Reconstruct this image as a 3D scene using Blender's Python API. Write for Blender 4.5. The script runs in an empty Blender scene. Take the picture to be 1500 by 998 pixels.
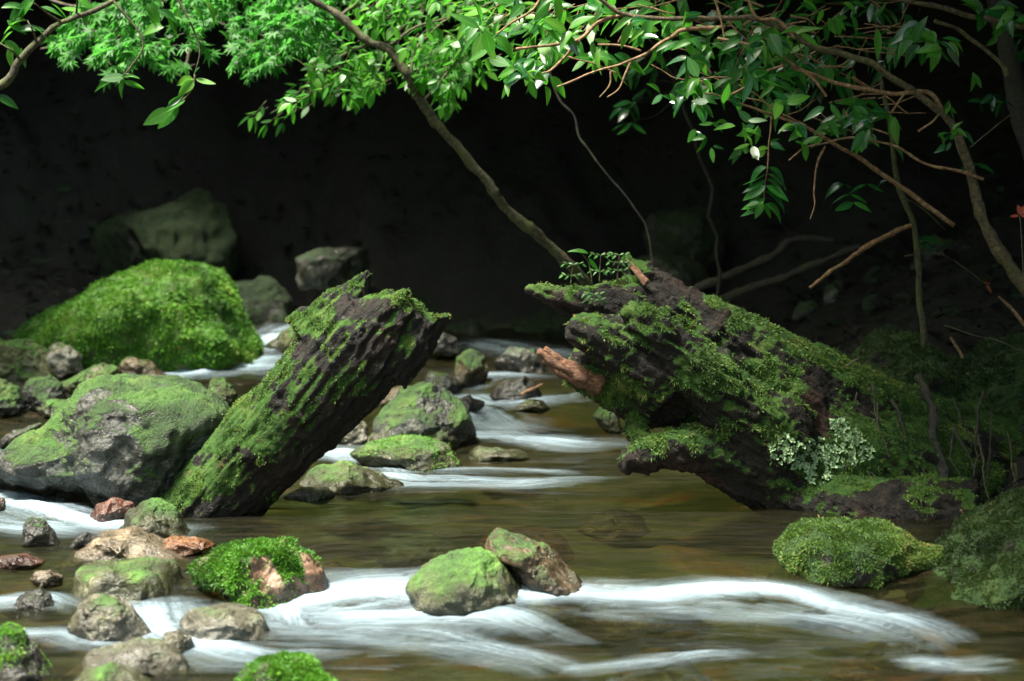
import bpy, bmesh, math, random
import numpy as np
from mathutils import Vector
from mathutils.bvhtree import BVHTree

random.seed(7)
RNG = np.random.default_rng(7)
S = bpy.context.scene
COL = S.collection

# ------------------------------------------------------------------ camera
W0, H0, LENS = 1500.0, 998.0, 70.0
F = W0 / 36.0 * LENS
CH = 0.95                                   # camera height over the pool
PITCH = math.atan((499 - 250) / F)
cam_d = bpy.data.cameras.new("camera")
cam = bpy.data.objects.new("camera", cam_d)
COL.objects.link(cam)
cam.location = (0, 0, CH)
cam.rotation_euler = (math.pi / 2 - PITCH, 0, 0)
cam_d.lens = LENS
cam_d.sensor_width = 36
cam_d.clip_start = 0.05
cam_d.clip_end = 500
cam_d.dof.use_dof = True
cam_d.dof.focus_distance = 5.45
cam_d.dof.aperture_fstop = 3.2
S.camera = cam

# ------------------------------------------------------------------ sky, sun, exposure
SUN_EL, SUN_AZ = math.radians(66), math.radians(-118)      # azimuth from +Y towards +X
world = bpy.data.worlds.new("World")
S.world = world
world.use_nodes = True
wn = world.node_tree
bg = wn.nodes["Background"]
sky = wn.nodes.new("ShaderNodeTexSky")
sky.sky_type = 'NISHITA'
sky.sun_disc = False
sky.sun_elevation = SUN_EL
sky.sun_rotation = SUN_AZ
tintn = wn.nodes.new("ShaderNodeMixRGB")          # skylight filtered through leaves
tintn.blend_type = 'MULTIPLY'
tintn.inputs[0].default_value = 1.0
tintn.inputs[2].default_value = (1.0, 1.0, .80, 1)
wn.links.new(sky.outputs[0], tintn.inputs[1])
wn.links.new(tintn.outputs[0], bg.inputs[0])
bg.inputs[1].default_value = 0.11
sky.dust_density = 4.0
sky.air_density = 1.0
sky.ozone_density = 2.2
sd = bpy.data.lights.new("sun", 'SUN')
sd.energy = 3.8
sd.angle = math.radians(12)
sd.color = (1.0, 0.95, 0.86)
sun = bpy.data.objects.new("sun", sd)
COL.objects.link(sun)
to_sun = Vector((math.cos(SUN_EL) * math.sin(SUN_AZ), math.cos(SUN_EL) * math.cos(SUN_AZ), math.sin(SUN_EL)))
sun.rotation_euler = to_sun.to_track_quat('Z', 'Y').to_euler()
vs = S.view_settings
vs.view_transform = 'Standard'
vs.look = 'None'
vs.exposure = 2.0
vs.gamma = 1.0
S.cycles.use_denoising = True
S.cycles.max_bounces = 7
S.cycles.transparent_max_bounces = 12
S.cycles.sample_clamp_indirect = 6.0
S.cycles.caustics_reflective = False
S.cycles.caustics_refractive = False

# ------------------------------------------------------------------ pixel <-> place
CP, SP = math.cos(PITCH), math.sin(PITCH)
def ray(px, py):
    a, b = (px - 750) / F, -(py - 499) / F
    return np.array([a, CP + b * SP, -SP + b * CP])
CAM = np.array([0, 0, CH])
def at(px, py, Y):
    d = ray(px, py)
    return CAM + d * (Y / d[1])
def px2m(n, Y):
    return n * Y / F

# ------------------------------------------------------------------ noise
def _hash(ix, iy, iz, seed):
    h = (ix.astype(np.int64) * 374761393 + iy.astype(np.int64) * 668265263 + iz.astype(np.int64) * 2147483647 + seed * 974711) & 0xFFFFFFFF
    h = ((h ^ (h >> 13)) * 1274126177) & 0xFFFFFFFF
    h = ((h ^ (h >> 16)) * 2246822519) & 0xFFFFFFFF
    return ((h ^ (h >> 15)) & 0xFFFFFF) / float(0xFFFFFF)
def vnoise(p, seed=0):
    p = np.asarray(p, float)
    i = np.floor(p)
    f = p - i
    i = i.astype(np.int64)
    u = f * f * f * (f * (f * 6 - 15) + 10)
    r = 0
    for dx in (0, 1):
        for dy in (0, 1):
            for dz in (0, 1):
                w = (u[:, 0] if dx else 1 - u[:, 0]) * (u[:, 1] if dy else 1 - u[:, 1]) * (u[:, 2] if dz else 1 - u[:, 2])
                r = r + w * _hash(i[:, 0] + dx, i[:, 1] + dy, i[:, 2] + dz, seed)
    return r * 2 - 1
def fbm(p, octs=4, seed=0, gain=0.5):
    r, a, q = 0, 1.0, np.array(p, float)
    for k in range(octs):
        r = r + a * vnoise(q, seed + k * 17)
        q = q * 2.03 + 11.3
        a *= gain
    return r
def sstep(a, b, x):
    t = np.clip((x - a) / (b - a), 0, 1)
    return t * t * (3 - 2 * t)
def unit(v):
    return v / np.maximum(np.linalg.norm(v, axis=-1, keepdims=True), 1e-9)

# ------------------------------------------------------------------ mesh helpers
def raw_mesh(name, V, Fs, attrs=None, smooth=True, mats=None):
    """V (n,3); Fs one array (m,k) or a list of arrays of different k."""
    if isinstance(Fs, np.ndarray):
        Fs = [Fs]
    me = bpy.data.meshes.new(name)
    V = np.asarray(V, np.float32)
    me.vertices.add(len(V))
    me.vertices.foreach_set("co", V.ravel())
    loops = np.concatenate([f.ravel() for f in Fs]).astype(np.int32)
    tot = np.concatenate([np.full(len(f), f.shape[1], np.int32) for f in Fs])
    start = np.concatenate([[0], np.cumsum(tot)[:-1]]).astype(np.int32)
    me.loops.add(len(loops))
    me.loops.foreach_set("vertex_index", loops)
    me.polygons.add(len(tot))
    me.polygons.foreach_set("loop_start", start)
    me.polygons.foreach_set("loop_total", tot)
    me.polygons.foreach_set("use_smooth", np.full(len(tot), smooth))
    me.update(calc_edges=True)
    for k, a in (attrs or {}).items():
        at_ = me.attributes.new(k, 'FLOAT', 'POINT')
        at_.data.foreach_set("value", np.asarray(a, np.float32))
    return me
def put(name, me, mat=None, parent=None):
    o = bpy.data.objects.new(name, me)
    COL.objects.link(o)
    if mat is not None:
        me.materials.append(mat)
    if parent is not None:
        o.parent = parent
    return o
def tag(o, label=None, cat=None, group=None, kind=None):
    if label: o["label"] = label
    if cat: o["category"] = cat
    if group: o["group"] = group
    if kind: o["kind"] = kind
    return o
def empty(name, loc=(0, 0, 0)):
    o = bpy.data.objects.new(name, None)
    o.empty_display_size = 0.05
    COL.objects.link(o)
    o.location = loc
    return o
def adopt(o, root):
    """parent keeping the place, root has only a location"""
    o.parent = root
    o.location = -Vector(root.location)
def tri_of(F4):
    if F4.shape[1] == 3: return F4
    return np.concatenate([F4[:, [0, 1, 2]], F4[:, [0, 2, 3]]])
def vnormals(V, T):
    n = np.cross(V[T[:, 1]] - V[T[:, 0]], V[T[:, 2]] - V[T[:, 0]])
    N = np.zeros_like(V)
    for k in range(3):
        np.add.at(N, T[:, k], n)
    return unit(N)

_ico = {}
def ico(sub):
    if sub not in _ico:
        bm = bmesh.new()
        bmesh.ops.create_icosphere(bm, subdivisions=sub, radius=1)
        bm.verts.index_update()
        V = np.array([v.co[:] for v in bm.verts])
        T = np.array([[v.index for v in f.verts] for f in bm.faces])
        bm.free()
        _ico[sub] = (unit(V), T)
    return _ico[sub]

def catmull(P, n):
    """resample a polyline of k-dim points smoothly"""
    P = np.asarray(P, float)
    if len(P) == 2:
        return P[0] + (P[1] - P[0]) * np.linspace(0, 1, n)[:, None]
    Q = np.vstack([2 * P[0] - P[1], P, 2 * P[-1] - P[-2]])
    out = []
    for t in np.linspace(0, len(P) - 1 - 1e-6, n):
        i = int(t); f = t - i
        a, b, c, d = Q[i], Q[i + 1], Q[i + 2], Q[i + 3]
        out.append(0.5 * (2 * b + (c - a) * f + (2 * a - 5 * b + 4 * c - d) * f * f + (3 * b - a - 3 * c + d) * f ** 3))
    return np.array(out)

def tube_geo(P, R, seg=10, rough=0.0, seed=0, cap=True):
    """P (n,3), R (n,) -> V, F4, F3"""
    P = np.asarray(P, float); n = len(P)
    T = unit(np.gradient(P, axis=0))
    ref = np.array([0, 1, 0.0]) if abs(T[0, 1]) < .9 else np.array([1.0, 0, 0])
    A = unit(np.cross(T, ref)); B = np.cross(T, A)
    ang = np.linspace(0, 2 * math.pi, seg, endpoint=False)
    V = P[:, None] + (A[:, None] * np.cos(ang)[None, :, None] + B[:, None] * np.sin(ang)[None, :, None]) * np.asarray(R)[:, None, None]
    V = V.reshape(-1, 3)
    if rough:
        d = V - np.repeat(P, seg, 0)
        V = V + d * (fbm(V * 40, 3, seed) * rough)[:, None]
    i = np.arange(n - 1)[:, None] * seg; j = np.arange(seg)[None]; k = (j + 1) % seg
    F4 = np.stack([i + j, i + k, i + seg + k, i + seg + j], -1).reshape(-1, 4)
    V = np.vstack([V, P[0], P[-1]])
    a = np.arange(seg)
    c0, c1 = n * seg, n * seg + 1
    F3 = np.vstack([np.stack([np.full(seg, c0), (a + 1) % seg, a], -1), np.stack([np.full(seg, c1), (n - 1) * seg + a, (n - 1) * seg + (a + 1) % seg], -1)])
    return V, F4, F3
class Geo:
    """collects tubes into one mesh"""
    def __init__(s): s.V, s.F4, s.F3, s.n = [], [], [], 0
    def tube(s, P, R, seg=8, rough=0.0, seed=0):
        V, a, b = tube_geo(P, R, seg, rough, seed)
        s.V.append(V); s.F4.append(a + s.n); s.F3.append(b + s.n); s.n += len(V)
    def branch(s, pts, r0, r1, seg=8, rough=.12, wob=0.0, n=None, seed=0):
        """pts (px,py,Y); radii px"""
        n = n or max(6, len(pts) * 6)
        P = catmull([at(*p) for p in pts], n)
        if wob:
            P = P + np.stack([fbm(P * 9 + 31 * k, 3, seed + k) for k in range(3)], -1) * wob
        R = np.linspace(r0, r1, n) * np.mean([p[2] for p in pts]) / F
        s.tube(P, R, seg, rough, seed)
        return P
    def build(s, name, mat, parent=None, attrs=None):
        V = np.vstack(s.V)
        me = raw_mesh(name, V, [np.vstack(s.F4), np.vstack(s.F3)], attrs(V) if attrs else None)
        return put(name, me, mat, parent)

def blades(name, V, T, N, mask, n, length, width, mat, parent, seed=1, out=.55, hang=-.15):
    """short moss shoots spread over the mossy part of a surface: one mesh"""
    rg = np.random.default_rng(seed)
    a = np.linalg.norm(np.cross(V[T[:, 1]] - V[T[:, 0]], V[T[:, 2]] - V[T[:, 0]]), axis=1)
    w = a * np.clip(mask[T].mean(1), 0, 1) ** 1.5
    w = w / w.sum()
    t = T[rg.choice(len(T), n, p=w)]
    b = rg.dirichlet((1, 1, 1), n)
    p = (V[t] * b[..., None]).sum(1)
    nn = unit((N[t] * b[..., None]).sum(1))
    clump = vnoise(p * 55, seed)
    d = unit(nn * out + rg.normal(0, .42, (n, 3)) + np.array([0, 0, hang]))
    side = unit(np.cross(d, rg.normal(0, 1, (n, 3))))
    L = length * rg.uniform(.45, 1.25, n) * (1 + .45 * clump)
    w_ = width * rg.uniform(.6, 1.3, n)
    p = p - nn * length * .1
    tip = p + d * L[:, None] + np.array([0, 0, hang]) * (L * .5)[:, None]
    mid = p + d * (L * .5)[:, None]
    VV = np.stack([p, mid + side * w_[:, None] / 2, tip, mid - side * w_[:, None] / 2], 1).reshape(-1, 3)
    FF = np.arange(n * 4).reshape(-1, 4)
    tint = np.clip(.48 + .36 * fbm(p * 6, 4, seed + 5) + rg.normal(0, .16, n), 0, 1)
    me = raw_mesh(name, VV, FF, {"tint": np.repeat(tint, 4)}, smooth=False)
    o = put(name, me, mat, parent)
    o["kind"] = "stuff"
    return o

# ------------------------------------------------------------------ materials
class NT:
    def __init__(s, name):
        s.m = bpy.data.materials.new(name)
        s.m.use_nodes = True
        s.t = s.m.node_tree
        s.t.nodes.clear()
        s.out = s.t.nodes.new("ShaderNodeOutputMaterial")
    def n(s, typ, ins=None, **kw):
        nd = s.t.nodes.new("ShaderNode" + typ)
        for k, v in kw.items(): setattr(nd, k, v)
        for k, v in (ins or {}).items():
            if isinstance(v, bpy.types.NodeSocket): s.t.links.new(v, nd.inputs[k])
            else: nd.inputs[k].default_value = v
        return nd
    def noise(s, scale, detail=4, rough=.55, vec=None, dist=0.0, out=0):
        ins = {"Scale": scale, "Detail": detail, "Roughness": rough, "Distortion": dist}
        if vec is not None: ins["Vector"] = vec
        return s.n("TexNoise", ins).outputs[out]
    def ramp(s, fac, stops, interp='LINEAR'):
        r = s.n("ValToRGB", {"Fac": fac})
        cr = r.color_ramp
        cr.interpolation = interp
        while len(cr.elements) < len(stops): cr.elements.new(.5)
        for e, (p, c) in zip(cr.elements, stops):
            e.position = p
            e.color = (c, c, c, 1) if isinstance(c, (int, float)) else (*c, 1)
        return r.outputs[0]
    def mix(s, f, a, b, blend='MIX'):
        m = s.n("MixRGB", {"Fac": f}, blend_type=blend)
        for k, v in ((1, a), (2, b)):
            if isinstance(v, bpy.types.NodeSocket): s.t.links.new(v, m.inputs[k])
            else: m.inputs[k].default_value = (*v, 1)
        return m.outputs[0]
    def math(s, op, a, b=0.0):
        m = s.n("Math", operation=op)
        for k, v in ((0, a), (1, b)):
            if isinstance(v, bpy.types.NodeSocket): s.t.links.new(v, m.inputs[k])
            else: m.inputs[k].default_value = v
        return m.outputs[0]
    def attr(s, name):
        return s.n("Attribute", attribute_name=name).outputs["Fac"]
    def pos(s):
        return s.n("NewGeometry").outputs["Position"]
    def grain(s, vec, sc, g):
        return s.n("Mapping", {"Vector": vec, "Scale": tuple(1 / c for c in sc), "Rotation": (0, -math.atan2(g[2], g[0]), 0)}, vector_type='TEXTURE').outputs[0]
    def scaled(s, vec, sc, rot=(0, 0, 0)):
        return s.n("Mapping", {"Vector": vec, "Scale": sc, "Rotation": rot}).outputs[0]
    def bump(s, h, strength, dist=.01):
        return s.n("Bump", {"Height": h, "Strength": strength, "Distance": dist}).outputs[0]
    def done(s, sh):
        s.t.links.new(sh, s.out.inputs[0])
        return s.m

def moss_colour(k, pos, bright=1.0, dry=0.25):
    a = k.noise(9, 4, .6, pos)
    b = k.noise(70, 3, .6, pos)
    g1 = tuple(c * bright for c in (.024, .07, .01))
    g2 = tuple(c * bright for c in (.06, .155, .02))
    g3 = tuple(c * bright for c in (.13, .21, .038))
    c = k.ramp(a, [(.3, g1), (.52, g2), (.72, g3)])
    c = k.mix(k.ramp(b, [(.35, .6), (.6, 0.0)]), c, (.02, .045, .008))
    d = k.noise(23, 3, .6, pos)
    return k.mix(k.ramp(d, [(.60, 0.0), (.75, dry)]), c, (.12, .07, .03))

def rock_mat(name, stops, moss_bright=1.0, speck=.5, rough=.55, lichen=0.0, bump=.8, dry=.15):
    k = NT(name)
    p = k.pos()
    warp = k.noise(6, 5, .62, p)
    c = k.ramp(warp, [(.3, stops[0]), (.5, stops[1]), (.68, stops[2])])
    fine = k.noise(90, 4, .7, p)
    c = k.mix(speck, c, k.ramp(fine, [(.35, .25), (.5, .6), (.66, 1.0)]), 'MULTIPLY')
    crack = k.n("TexVoronoi", {"Scale": 13.0, "Vector": k.mix(.12, p, k.noise(12, 3, .6, p, out=1), 'ADD')}, feature='DISTANCE_TO_EDGE').outputs[0]
    c = k.mix(k.ramp(crack, [(0.0, .55), (.03, 0.0)]), c, (.02, .02, .015))
    if lichen:
        l = k.ramp(k.noise(17, 5, .7, p), [(.54, 0.0), (.6, lichen)])
        c = k.mix(l, c, (.5, .5, .4))
    c = k.mix(k.ramp(k.noise(48, 5, .75, p), [(.53, 0.0), (.6, .75)]), c, (.03, .032, .012))      # dark algae spots
    m = k.attr("moss")
    mb = k.math('ADD', m, k.math('ADD', k.math('MULTIPLY', k.math('SUBTRACT', k.noise(34, 6, .75, p), .5), 1.0), k.math('MULTIPLY', k.math('SUBTRACT', k.noise(170, 3, .7, p), .5), .8)))
    mf = k.ramp(mb, [(.3, 0.0), (.85, .96)])
    c = k.mix(mf, c, moss_colour(k, p, moss_bright, dry))
    wet = k.attr("wet")
    c = k.mix(k.math('MULTIPLY', wet, .75), c, (.012, .011, .009))
    r = k.mix(mf, k.ramp(k.noise(26, 4, .6, p), [(.38, rough * .5), (.62, rough * 1.3)]), (.9,) * 3)
    r = k.mix(wet, r, (.16,) * 3)
    h = k.math('ADD', k.math('MULTIPLY', fine, .5), k.math('ADD', k.noise(28, 6, .65, p), k.math('MULTIPLY', mf, k.noise(160, 3, .7, p))))
    bs = k.n("BsdfPrincipled", {"Base Color": c, "Roughness": r, "Normal": k.bump(h, bump, .012)})
    return k.done(bs.outputs[0])

def blade_mat(name, stops, trans=.25):
    k = NT(name)
    c = k.ramp(k.attr("tint"), stops)
    bs = k.n("BsdfPrincipled", {"Base Color": c, "Roughness": .6})
    tr = k.n("BsdfTranslucent", {"Color": k.mix(.5, c, (.2, .3, .03))})
    return k.done(k.n("MixShader", {"Fac": trans, 1: bs.outputs[0], 2: tr.outputs[0]}).outputs[0])

def leaf_mat(name, stops, trans_col, trans=.45, rough=.35, coat=0.0, vein=True):
    k = NT(name)
    c = k.ramp(k.attr("tint"), stops)
    if vein:
        e = k.attr("rib")
        c = k.mix(k.ramp(e, [(.0, .5), (.1, 0.0)]), c, tuple(min(1, x * 1.9) for x in stops[-1][1]))
    c = k.mix(.3, c, k.ramp(k.noise(45, 3, .6, k.pos()), [(.3, .5), (.65, 1.0)]), 'MULTIPLY')
    bs = k.n("BsdfPrincipled", {"Base Color": c, "Roughness": rough, "Coat Weight": coat, "Coat Roughness": .18})
    tr = k.n("BsdfTranslucent", {"Color": k.mix(.55, c, trans_col)})
    return k.done(k.n("MixShader", {"Fac": trans, 1: bs.outputs[0], 2: tr.outputs[0]}).outputs[0])

def bark_mat(name, dark, mid, light, moss=(.1, .12, .02), moss_amt=.5, stretch=(1, 1, 1), bump=.7, rough=.7):
    k = NT(name)
    p = k.pos()
    q = k.scaled(p, stretch)
    a = k.noise(22, 5, .65, q)
    c = k.ramp(a, [(.33, dark), (.5, mid), (.68, light)])
    m = k.ramp(k.noise(14, 5, .7, p), [(.47, 0.0), (.6, moss_amt)])
    c = k.mix(m, c, moss)
    bs = k.n("BsdfPrincipled", {"Base Color": c, "Roughness": rough, "Normal": k.bump(k.noise(60, 5, .7, q), bump, .008)})
    return k.done(bs.outputs[0])

M = {}
M['grey'] = rock_mat("grey_stone", [(.022, .024, .02), (.065, .07, .062), (.17, .18, .165)], .95, .6, .3, .2, 1.0)
M['dark'] = rock_mat("dark_stone", [(.03, .03, .026), (.07, .07, .06), (.15, .15, .13)], .8, .5, .38, .12)
M['olive'] = rock_mat("olive_stone", [(.05, .055, .02), (.13, .145, .05), (.32, .32, .17)], 1.45, .5, .5, .3)
M['pale'] = rock_mat("pale_stone", [(.07, .06, .03), (.3, .28, .18), (.62, .6, .5)], 1.3, .5, .36, .5)
M['tan'] = rock_mat("tan_stone", [(.2, .13, .07), (.42, .32, .2), (.55, .47, .34)], 1.0, .45, .3, .2)
M['pink'] = rock_mat("pink_stone", [(.17, .08, .045), (.38, .22, .14), (.52, .35, .25)], 1.15, .4, .32, .05, .6)
M['red'] = rock_mat("red_stone", [(.1, .03, .02), (.22, .07, .045), (.36, .19, .14)], .9, .45, .3, .1)
M['orange'] = rock_mat("orange_stone", [(.22, .07, .025), (.42, .17, .06), (.5, .26, .12)], .9, .4, .3, .0)
M['brown'] = rock_mat("brown_stone", [(.06, .042, .022), (.17, .115, .06), (.38, .3, .19)], 1.0, .5, .3, .1)
M['moss'] = rock_mat("mossy_stone", [(.08, .06, .03), (.2, .14, .08), (.4, .25, .2)], 1.4, .5, .7, .1, .9, .5)
M['shade'] = rock_mat("shaded_stone", [(.012, .013, .008), (.03, .032, .02), (.055, .055, .042)], .16, .5, .6, .15)  # forest shade darkened into stone and moss colour of the back rocks
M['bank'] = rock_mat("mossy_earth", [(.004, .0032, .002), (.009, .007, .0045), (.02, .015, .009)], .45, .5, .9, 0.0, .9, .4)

M['moss_bright'] = blade_mat("moss_shoots_bright", [(.08, (.022, .085, .008)), (.42, (.085, .28, .016)), (.75, (.155, .39, .03)), (.95, (.25, .36, .05)), (1, (.22, .13, .05))])
M['moss_log'] = blade_mat("moss_shoots_log", [(.08, (.012, .03, .006)), (.4, (.052, .125, .016)), (.65, (.115, .22, .032)), (.86, (.22, .25, .055)), (1, (.2, .1, .035))])
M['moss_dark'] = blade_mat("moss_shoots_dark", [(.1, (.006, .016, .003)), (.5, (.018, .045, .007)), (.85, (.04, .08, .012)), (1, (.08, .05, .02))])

# ------------------------------------------------------------------ water levels and the ground
WY = [1.5, 3.9, 4.36, 4.50, 4.62, 4.76, 6.55, 6.75, 7.15, 7.3, 7.65, 7.8, 8.2, 8.35, 9.0, 10.5]
WZ = [-.15, -.115, -.085, -.065, -.03, 0, .004, .03, .034, .075, .085, .13, .14, .19, .24, .27]
def zw(x, y):
    x = np.asarray(x, float); y = np.asarray(y, float)
    wob = .05 * np.sin(x * 5.1 + .6) + .03 * np.sin(x * 11.7 + 2) + .06 * np.clip(x - .1, 0, 1.2)
    near = np.interp(y + np.where(y < 5.2, wob, 0), WY, WZ)
    # along the stones at the near bank the drop is spread out
    soft = np.interp(y, [1.5, 3.9, 4.3, 4.7, 5.2, 5.6], [-.15, -.115, -.085, -.045, -.01, 0])
    k = sstep(-.45, -.62, x) * (y < 5.6)
    return near * (1 - k) + soft * k
def wpt(px, py):
    """where the pixel's ray meets the water"""
    d = ray(px, py)
    Y = np.linspace(3.2, 11, 1600)
    P = CAM[None] + d[None] * (Y / d[1])[:, None]
    g = P[:, 2] - zw(P[:, 0], P[:, 1])
    i = np.argmax(g < 0)
    return P[i]

def nonuni(parts):
    return np.unique(np.concatenate([np.linspace(a, b, n) for a, b, n in parts]))
def zt(x, y):
    """ground: stream bed, banks and the wooded slope behind"""
    p = np.stack([x, y, np.zeros_like(x)], -1)
    bed = zw(x, np.clip(y, 1.5, 10.5)) - .13 + .035 * fbm(p * 4.2, 4, 3)
    xr = np.interp(y, [0, 4.2, 4.6, 5.0, 6.2, 7, 9, 10], [2.4, 2.2, 1.8, 1.3, 1.12, 1.0, .95, .8])
    xl = np.interp(y, [0, 5, 7, 8, 9, 10], [-2.6, -2.1, -2.0, -1.9, -1.5, -.9])
    r = np.clip(x - xr, 0, None); l = np.clip(xl - x, 0, None)
    bank = .62 * (1 - np.exp(-r * 2.2)) * .55 + .5 * r * (r > .0) * .5 + .34 * l + .3 * (1 - np.exp(-l * 2.5))
    b = np.clip(y - 8.95 - .38 * sstep(-.5, -1.2, x) + .14 * fbm(p * 1.7, 3, 12), 0, None)
    hill = 1.05 * b + .25 * b * np.clip(1, 0, 1)
    n = fbm(p * 1.3, 4, 8) * .12 + fbm(p * 5, 3, 9) * .03
    up = bank + hill
    return bed + up + n * sstep(0, .4, up) - .25 * sstep(1.0, 40, up)
gx = nonuni([(-40, -4, 40), (-4, 4, 240), (4, 40, 40)])
gy = nonuni([(-25, 2.5, 40), (2.5, 11, 260), (11, 40, 60)])
GX, GY = np.meshgrid(gx, gy)
GZ = zt(GX.ravel(), GY.ravel())
GV = np.stack([GX.ravel(), GY.ravel(), GZ], -1)
nx, ny = len(gx), len(gy)
ii = (np.arange(ny - 1)[:, None] * nx + np.arange(nx - 1)[None]).ravel()
GF = np.stack([ii, ii + 1, ii + nx + 1, ii + nx], -1)
k = NT("stream_ground")
p = k.pos()
bedc = k.ramp(k.noise(5, 5, .6, k.scaled(p, (.55, 1, 1))), [(.28, (.02, .024, .009)), (.43, (.055, .066, .024)), (.55, (.11, .108, .045)), (.66, (.24, .11, .045)), (.8, (.32, .23, .13))])
peb = k.n("TexVoronoi", {"Scale": 11.0, "Vector": p})
bedc = k.mix(.55, bedc, k.ramp(k.n("SeparateColor", {0: peb.outputs["Color"]}).outputs[0], [(0, .25), (.5, .6), (1, 1.0)]), 'MULTIPLY')
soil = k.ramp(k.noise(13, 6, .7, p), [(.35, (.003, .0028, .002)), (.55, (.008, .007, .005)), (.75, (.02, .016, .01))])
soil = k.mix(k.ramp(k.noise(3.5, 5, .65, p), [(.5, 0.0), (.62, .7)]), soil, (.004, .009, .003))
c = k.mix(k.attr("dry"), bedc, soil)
bs = k.n("BsdfPrincipled", {"Base Color": c, "Roughness": .75, "Normal": k.bump(k.noise(35, 6, .7, p), .8, .02)})
ground_m = k.done(bs.outputs[0])
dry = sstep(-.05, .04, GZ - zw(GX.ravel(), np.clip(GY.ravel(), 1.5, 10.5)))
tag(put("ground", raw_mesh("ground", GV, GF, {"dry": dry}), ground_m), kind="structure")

# water ---------------------------------------------------------------
wx = np.arange(-3.0, 3.2, .014); wy = np.concatenate([np.arange(-2, 3.4, .1), np.arange(3.4, 10.3, .014)])
WXg, WYg = np.meshgrid(wx, wy)
x, y = WXg.ravel(), WYg.ravel()
z = zw(x, y)
P2 = np.stack([x, y, np.zeros_like(x)], -1)
foam = np.zeros_like(x)
FOAM = [  # px polyline, half width along the view (m), strength
    ([(455, 885), (520, 872), (580, 868), (635, 885)], .085, 1.5),
    ([(450, 905), (560, 905), (660, 900), (760, 912), (830, 935)], .08, .85),
    ([(400, 925), (520, 930), (640, 940), (760, 965), (880, 998)], .10, .5),
    ([(780, 870), (840, 866), (960, 872), (1080, 866), (1150, 868), (1230, 892), (1330, 915), (1390, 935)], .055, 1.35),
    ([(900, 885), (1060, 892), (1180, 905), (1290, 925), (1360, 950)], .085, .5),
    ([(-20, 715), (25, 735), (70, 752), (130, 768), (200, 776), (255, 778)], .085, 1.35),
    ([(-20, 765), (60, 775), (150, 778)], .10, .8),
    ([(225, 893), (240, 920), (300, 945), (380, 962), (470, 960)], .09, .9),
    ([(390, 885), (430, 900), (450, 930)], .08, .9),
    ([(0, 885), (60, 880), (110, 895)], .05, .7),
    ([(0, 935), (80, 930), (160, 945), (260, 935)], .05, .65),
    ([(560, 700), (600, 706), (660, 706), (760, 708), (860, 700)], .12, .75),
    ([(650, 690), (760, 690), (880, 700)], .07, .4),
    ([(500, 665), (545, 672), (590, 700)], .10, 1.0),
    ([(690, 640), (740, 640), (830, 650), (900, 650)], .10, .8),
    ([(690, 605), (730, 625), (790, 632)], .12, .8),
    ([(690, 585), (740, 592), (800, 586), (850, 580)], .10, .9),
    ([(690, 560), (720, 550), (800, 553)], .09, .6),
    ([(720, 505), (770, 512), (830, 520)], .12, .8),
    ([(262, 545), (310, 538), (360, 535), (420, 530)], .16, 1.7),
    ([(370, 510), (420, 490), (470, 470)], .12, 1.1),
    ([(600, 845), (640, 838), (660, 830)], .04, .6),
    ([(850, 985), (950, 975), (1060, 960), (1130, 965)], .05, .45),
    ([(1350, 975), (1420, 980), (1500, 970)], .05, .5),
    ([(0, 655), (50, 650), (90, 640)], .08, .7),
]
fu, fv, core = x * 1.0, y * 1.0, np.zeros_like(x)
for poly, hw, st in FOAM:
    hw = hw * 1.12
    st = st * .9
    Q = catmull([wpt(*q) for q in poly], 60)[:, :2]
    arc = np.concatenate([[0], np.cumsum(np.linalg.norm(np.diff(Q, axis=0), axis=1))])
    Tn = unit(np.gradient(Q, axis=0))
    m_ = np.where((x > Q[:, 0].min() - .5) & (x < Q[:, 0].max() + .5) & (y > Q[:, 1].min() - .6) & (y < Q[:, 1].max() + .6))[0]
    xs, ys = x[m_], y[m_]
    b = np.full(len(xs), 9.0); w_ = np.zeros(len(xs), int)
    for qi, q in enumerate(Q):
        d_ = ((xs - q[0]) * .8) ** 2 + (ys - q[1]) ** 2
        c_ = d_ < b
        b = np.where(c_, d_, b); w_ = np.where(c_, qi, w_)
    v_ = (xs - Q[w_, 0]) * -Tn[w_, 1] + (ys - Q[w_, 1]) * Tn[w_, 0]
    u_ = arc[w_] + (xs - Q[w_, 0]) * Tn[w_, 0] + (ys - Q[w_, 1]) * Tn[w_, 1]
    fade = 1 - .72 * sstep(.55, 1.0, w_ / 59.0)
    g_ = st * fade * (.56 * np.exp(-b / (hw * hw)) + .4 * np.exp(-b / (hw * hw * .2)))
    new = g_ > foam[m_]
    fu[m_] = np.where(new, u_ + 3.7 * st, fu[m_]); fv[m_] = np.where(new, v_, fv[m_])
    foam[m_] = np.maximum(foam[m_], g_)
streak = fbm(np.stack([x * 3.2 + .6 * y, y * 15, np.zeros_like(x)], -1), 4, 21)
curl = fbm(P2 * np.array([7, 12, 1]) + streak[:, None] * .8, 4, 4)
flow = fbm(np.stack([fu * 2.6, fv * 26, np.zeros_like(x)], -1) + .5 * curl[:, None] * np.array([0, 1, 0]), 4, 77)
foam_v = np.clip(foam * (.86 + .55 * flow + .2 * streak), 0, 1.5)
z = z + .006 * streak + np.clip(foam, 0, 1.2) * (.008 + .007 * curl + .007 * flow)
WV = np.stack([x, y, z], -1)
nx, ny = len(wx), len(wy)
ii = (np.arange(ny - 1)[:, None] * nx + np.arange(nx - 1)[None]).ravel()
k = NT("stream_water")
p = k.pos()
st = k.noise(1.0, 5, .6, k.scaled(p, (5, 26, 5), (0, 0, .08)), 1.2)
st2 = k.noise(1.0, 4, .6, k.scaled(p, (14, 60, 10), (0, 0, -.15)), .8)
f = k.attr("foam")
fl = k.n("CombineXYZ", {0: k.math('MULTIPLY', k.attr('fu'), 5.0), 1: k.math('MULTIPLY', k.attr('fv'), 85.0)}).outputs[0]
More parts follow.
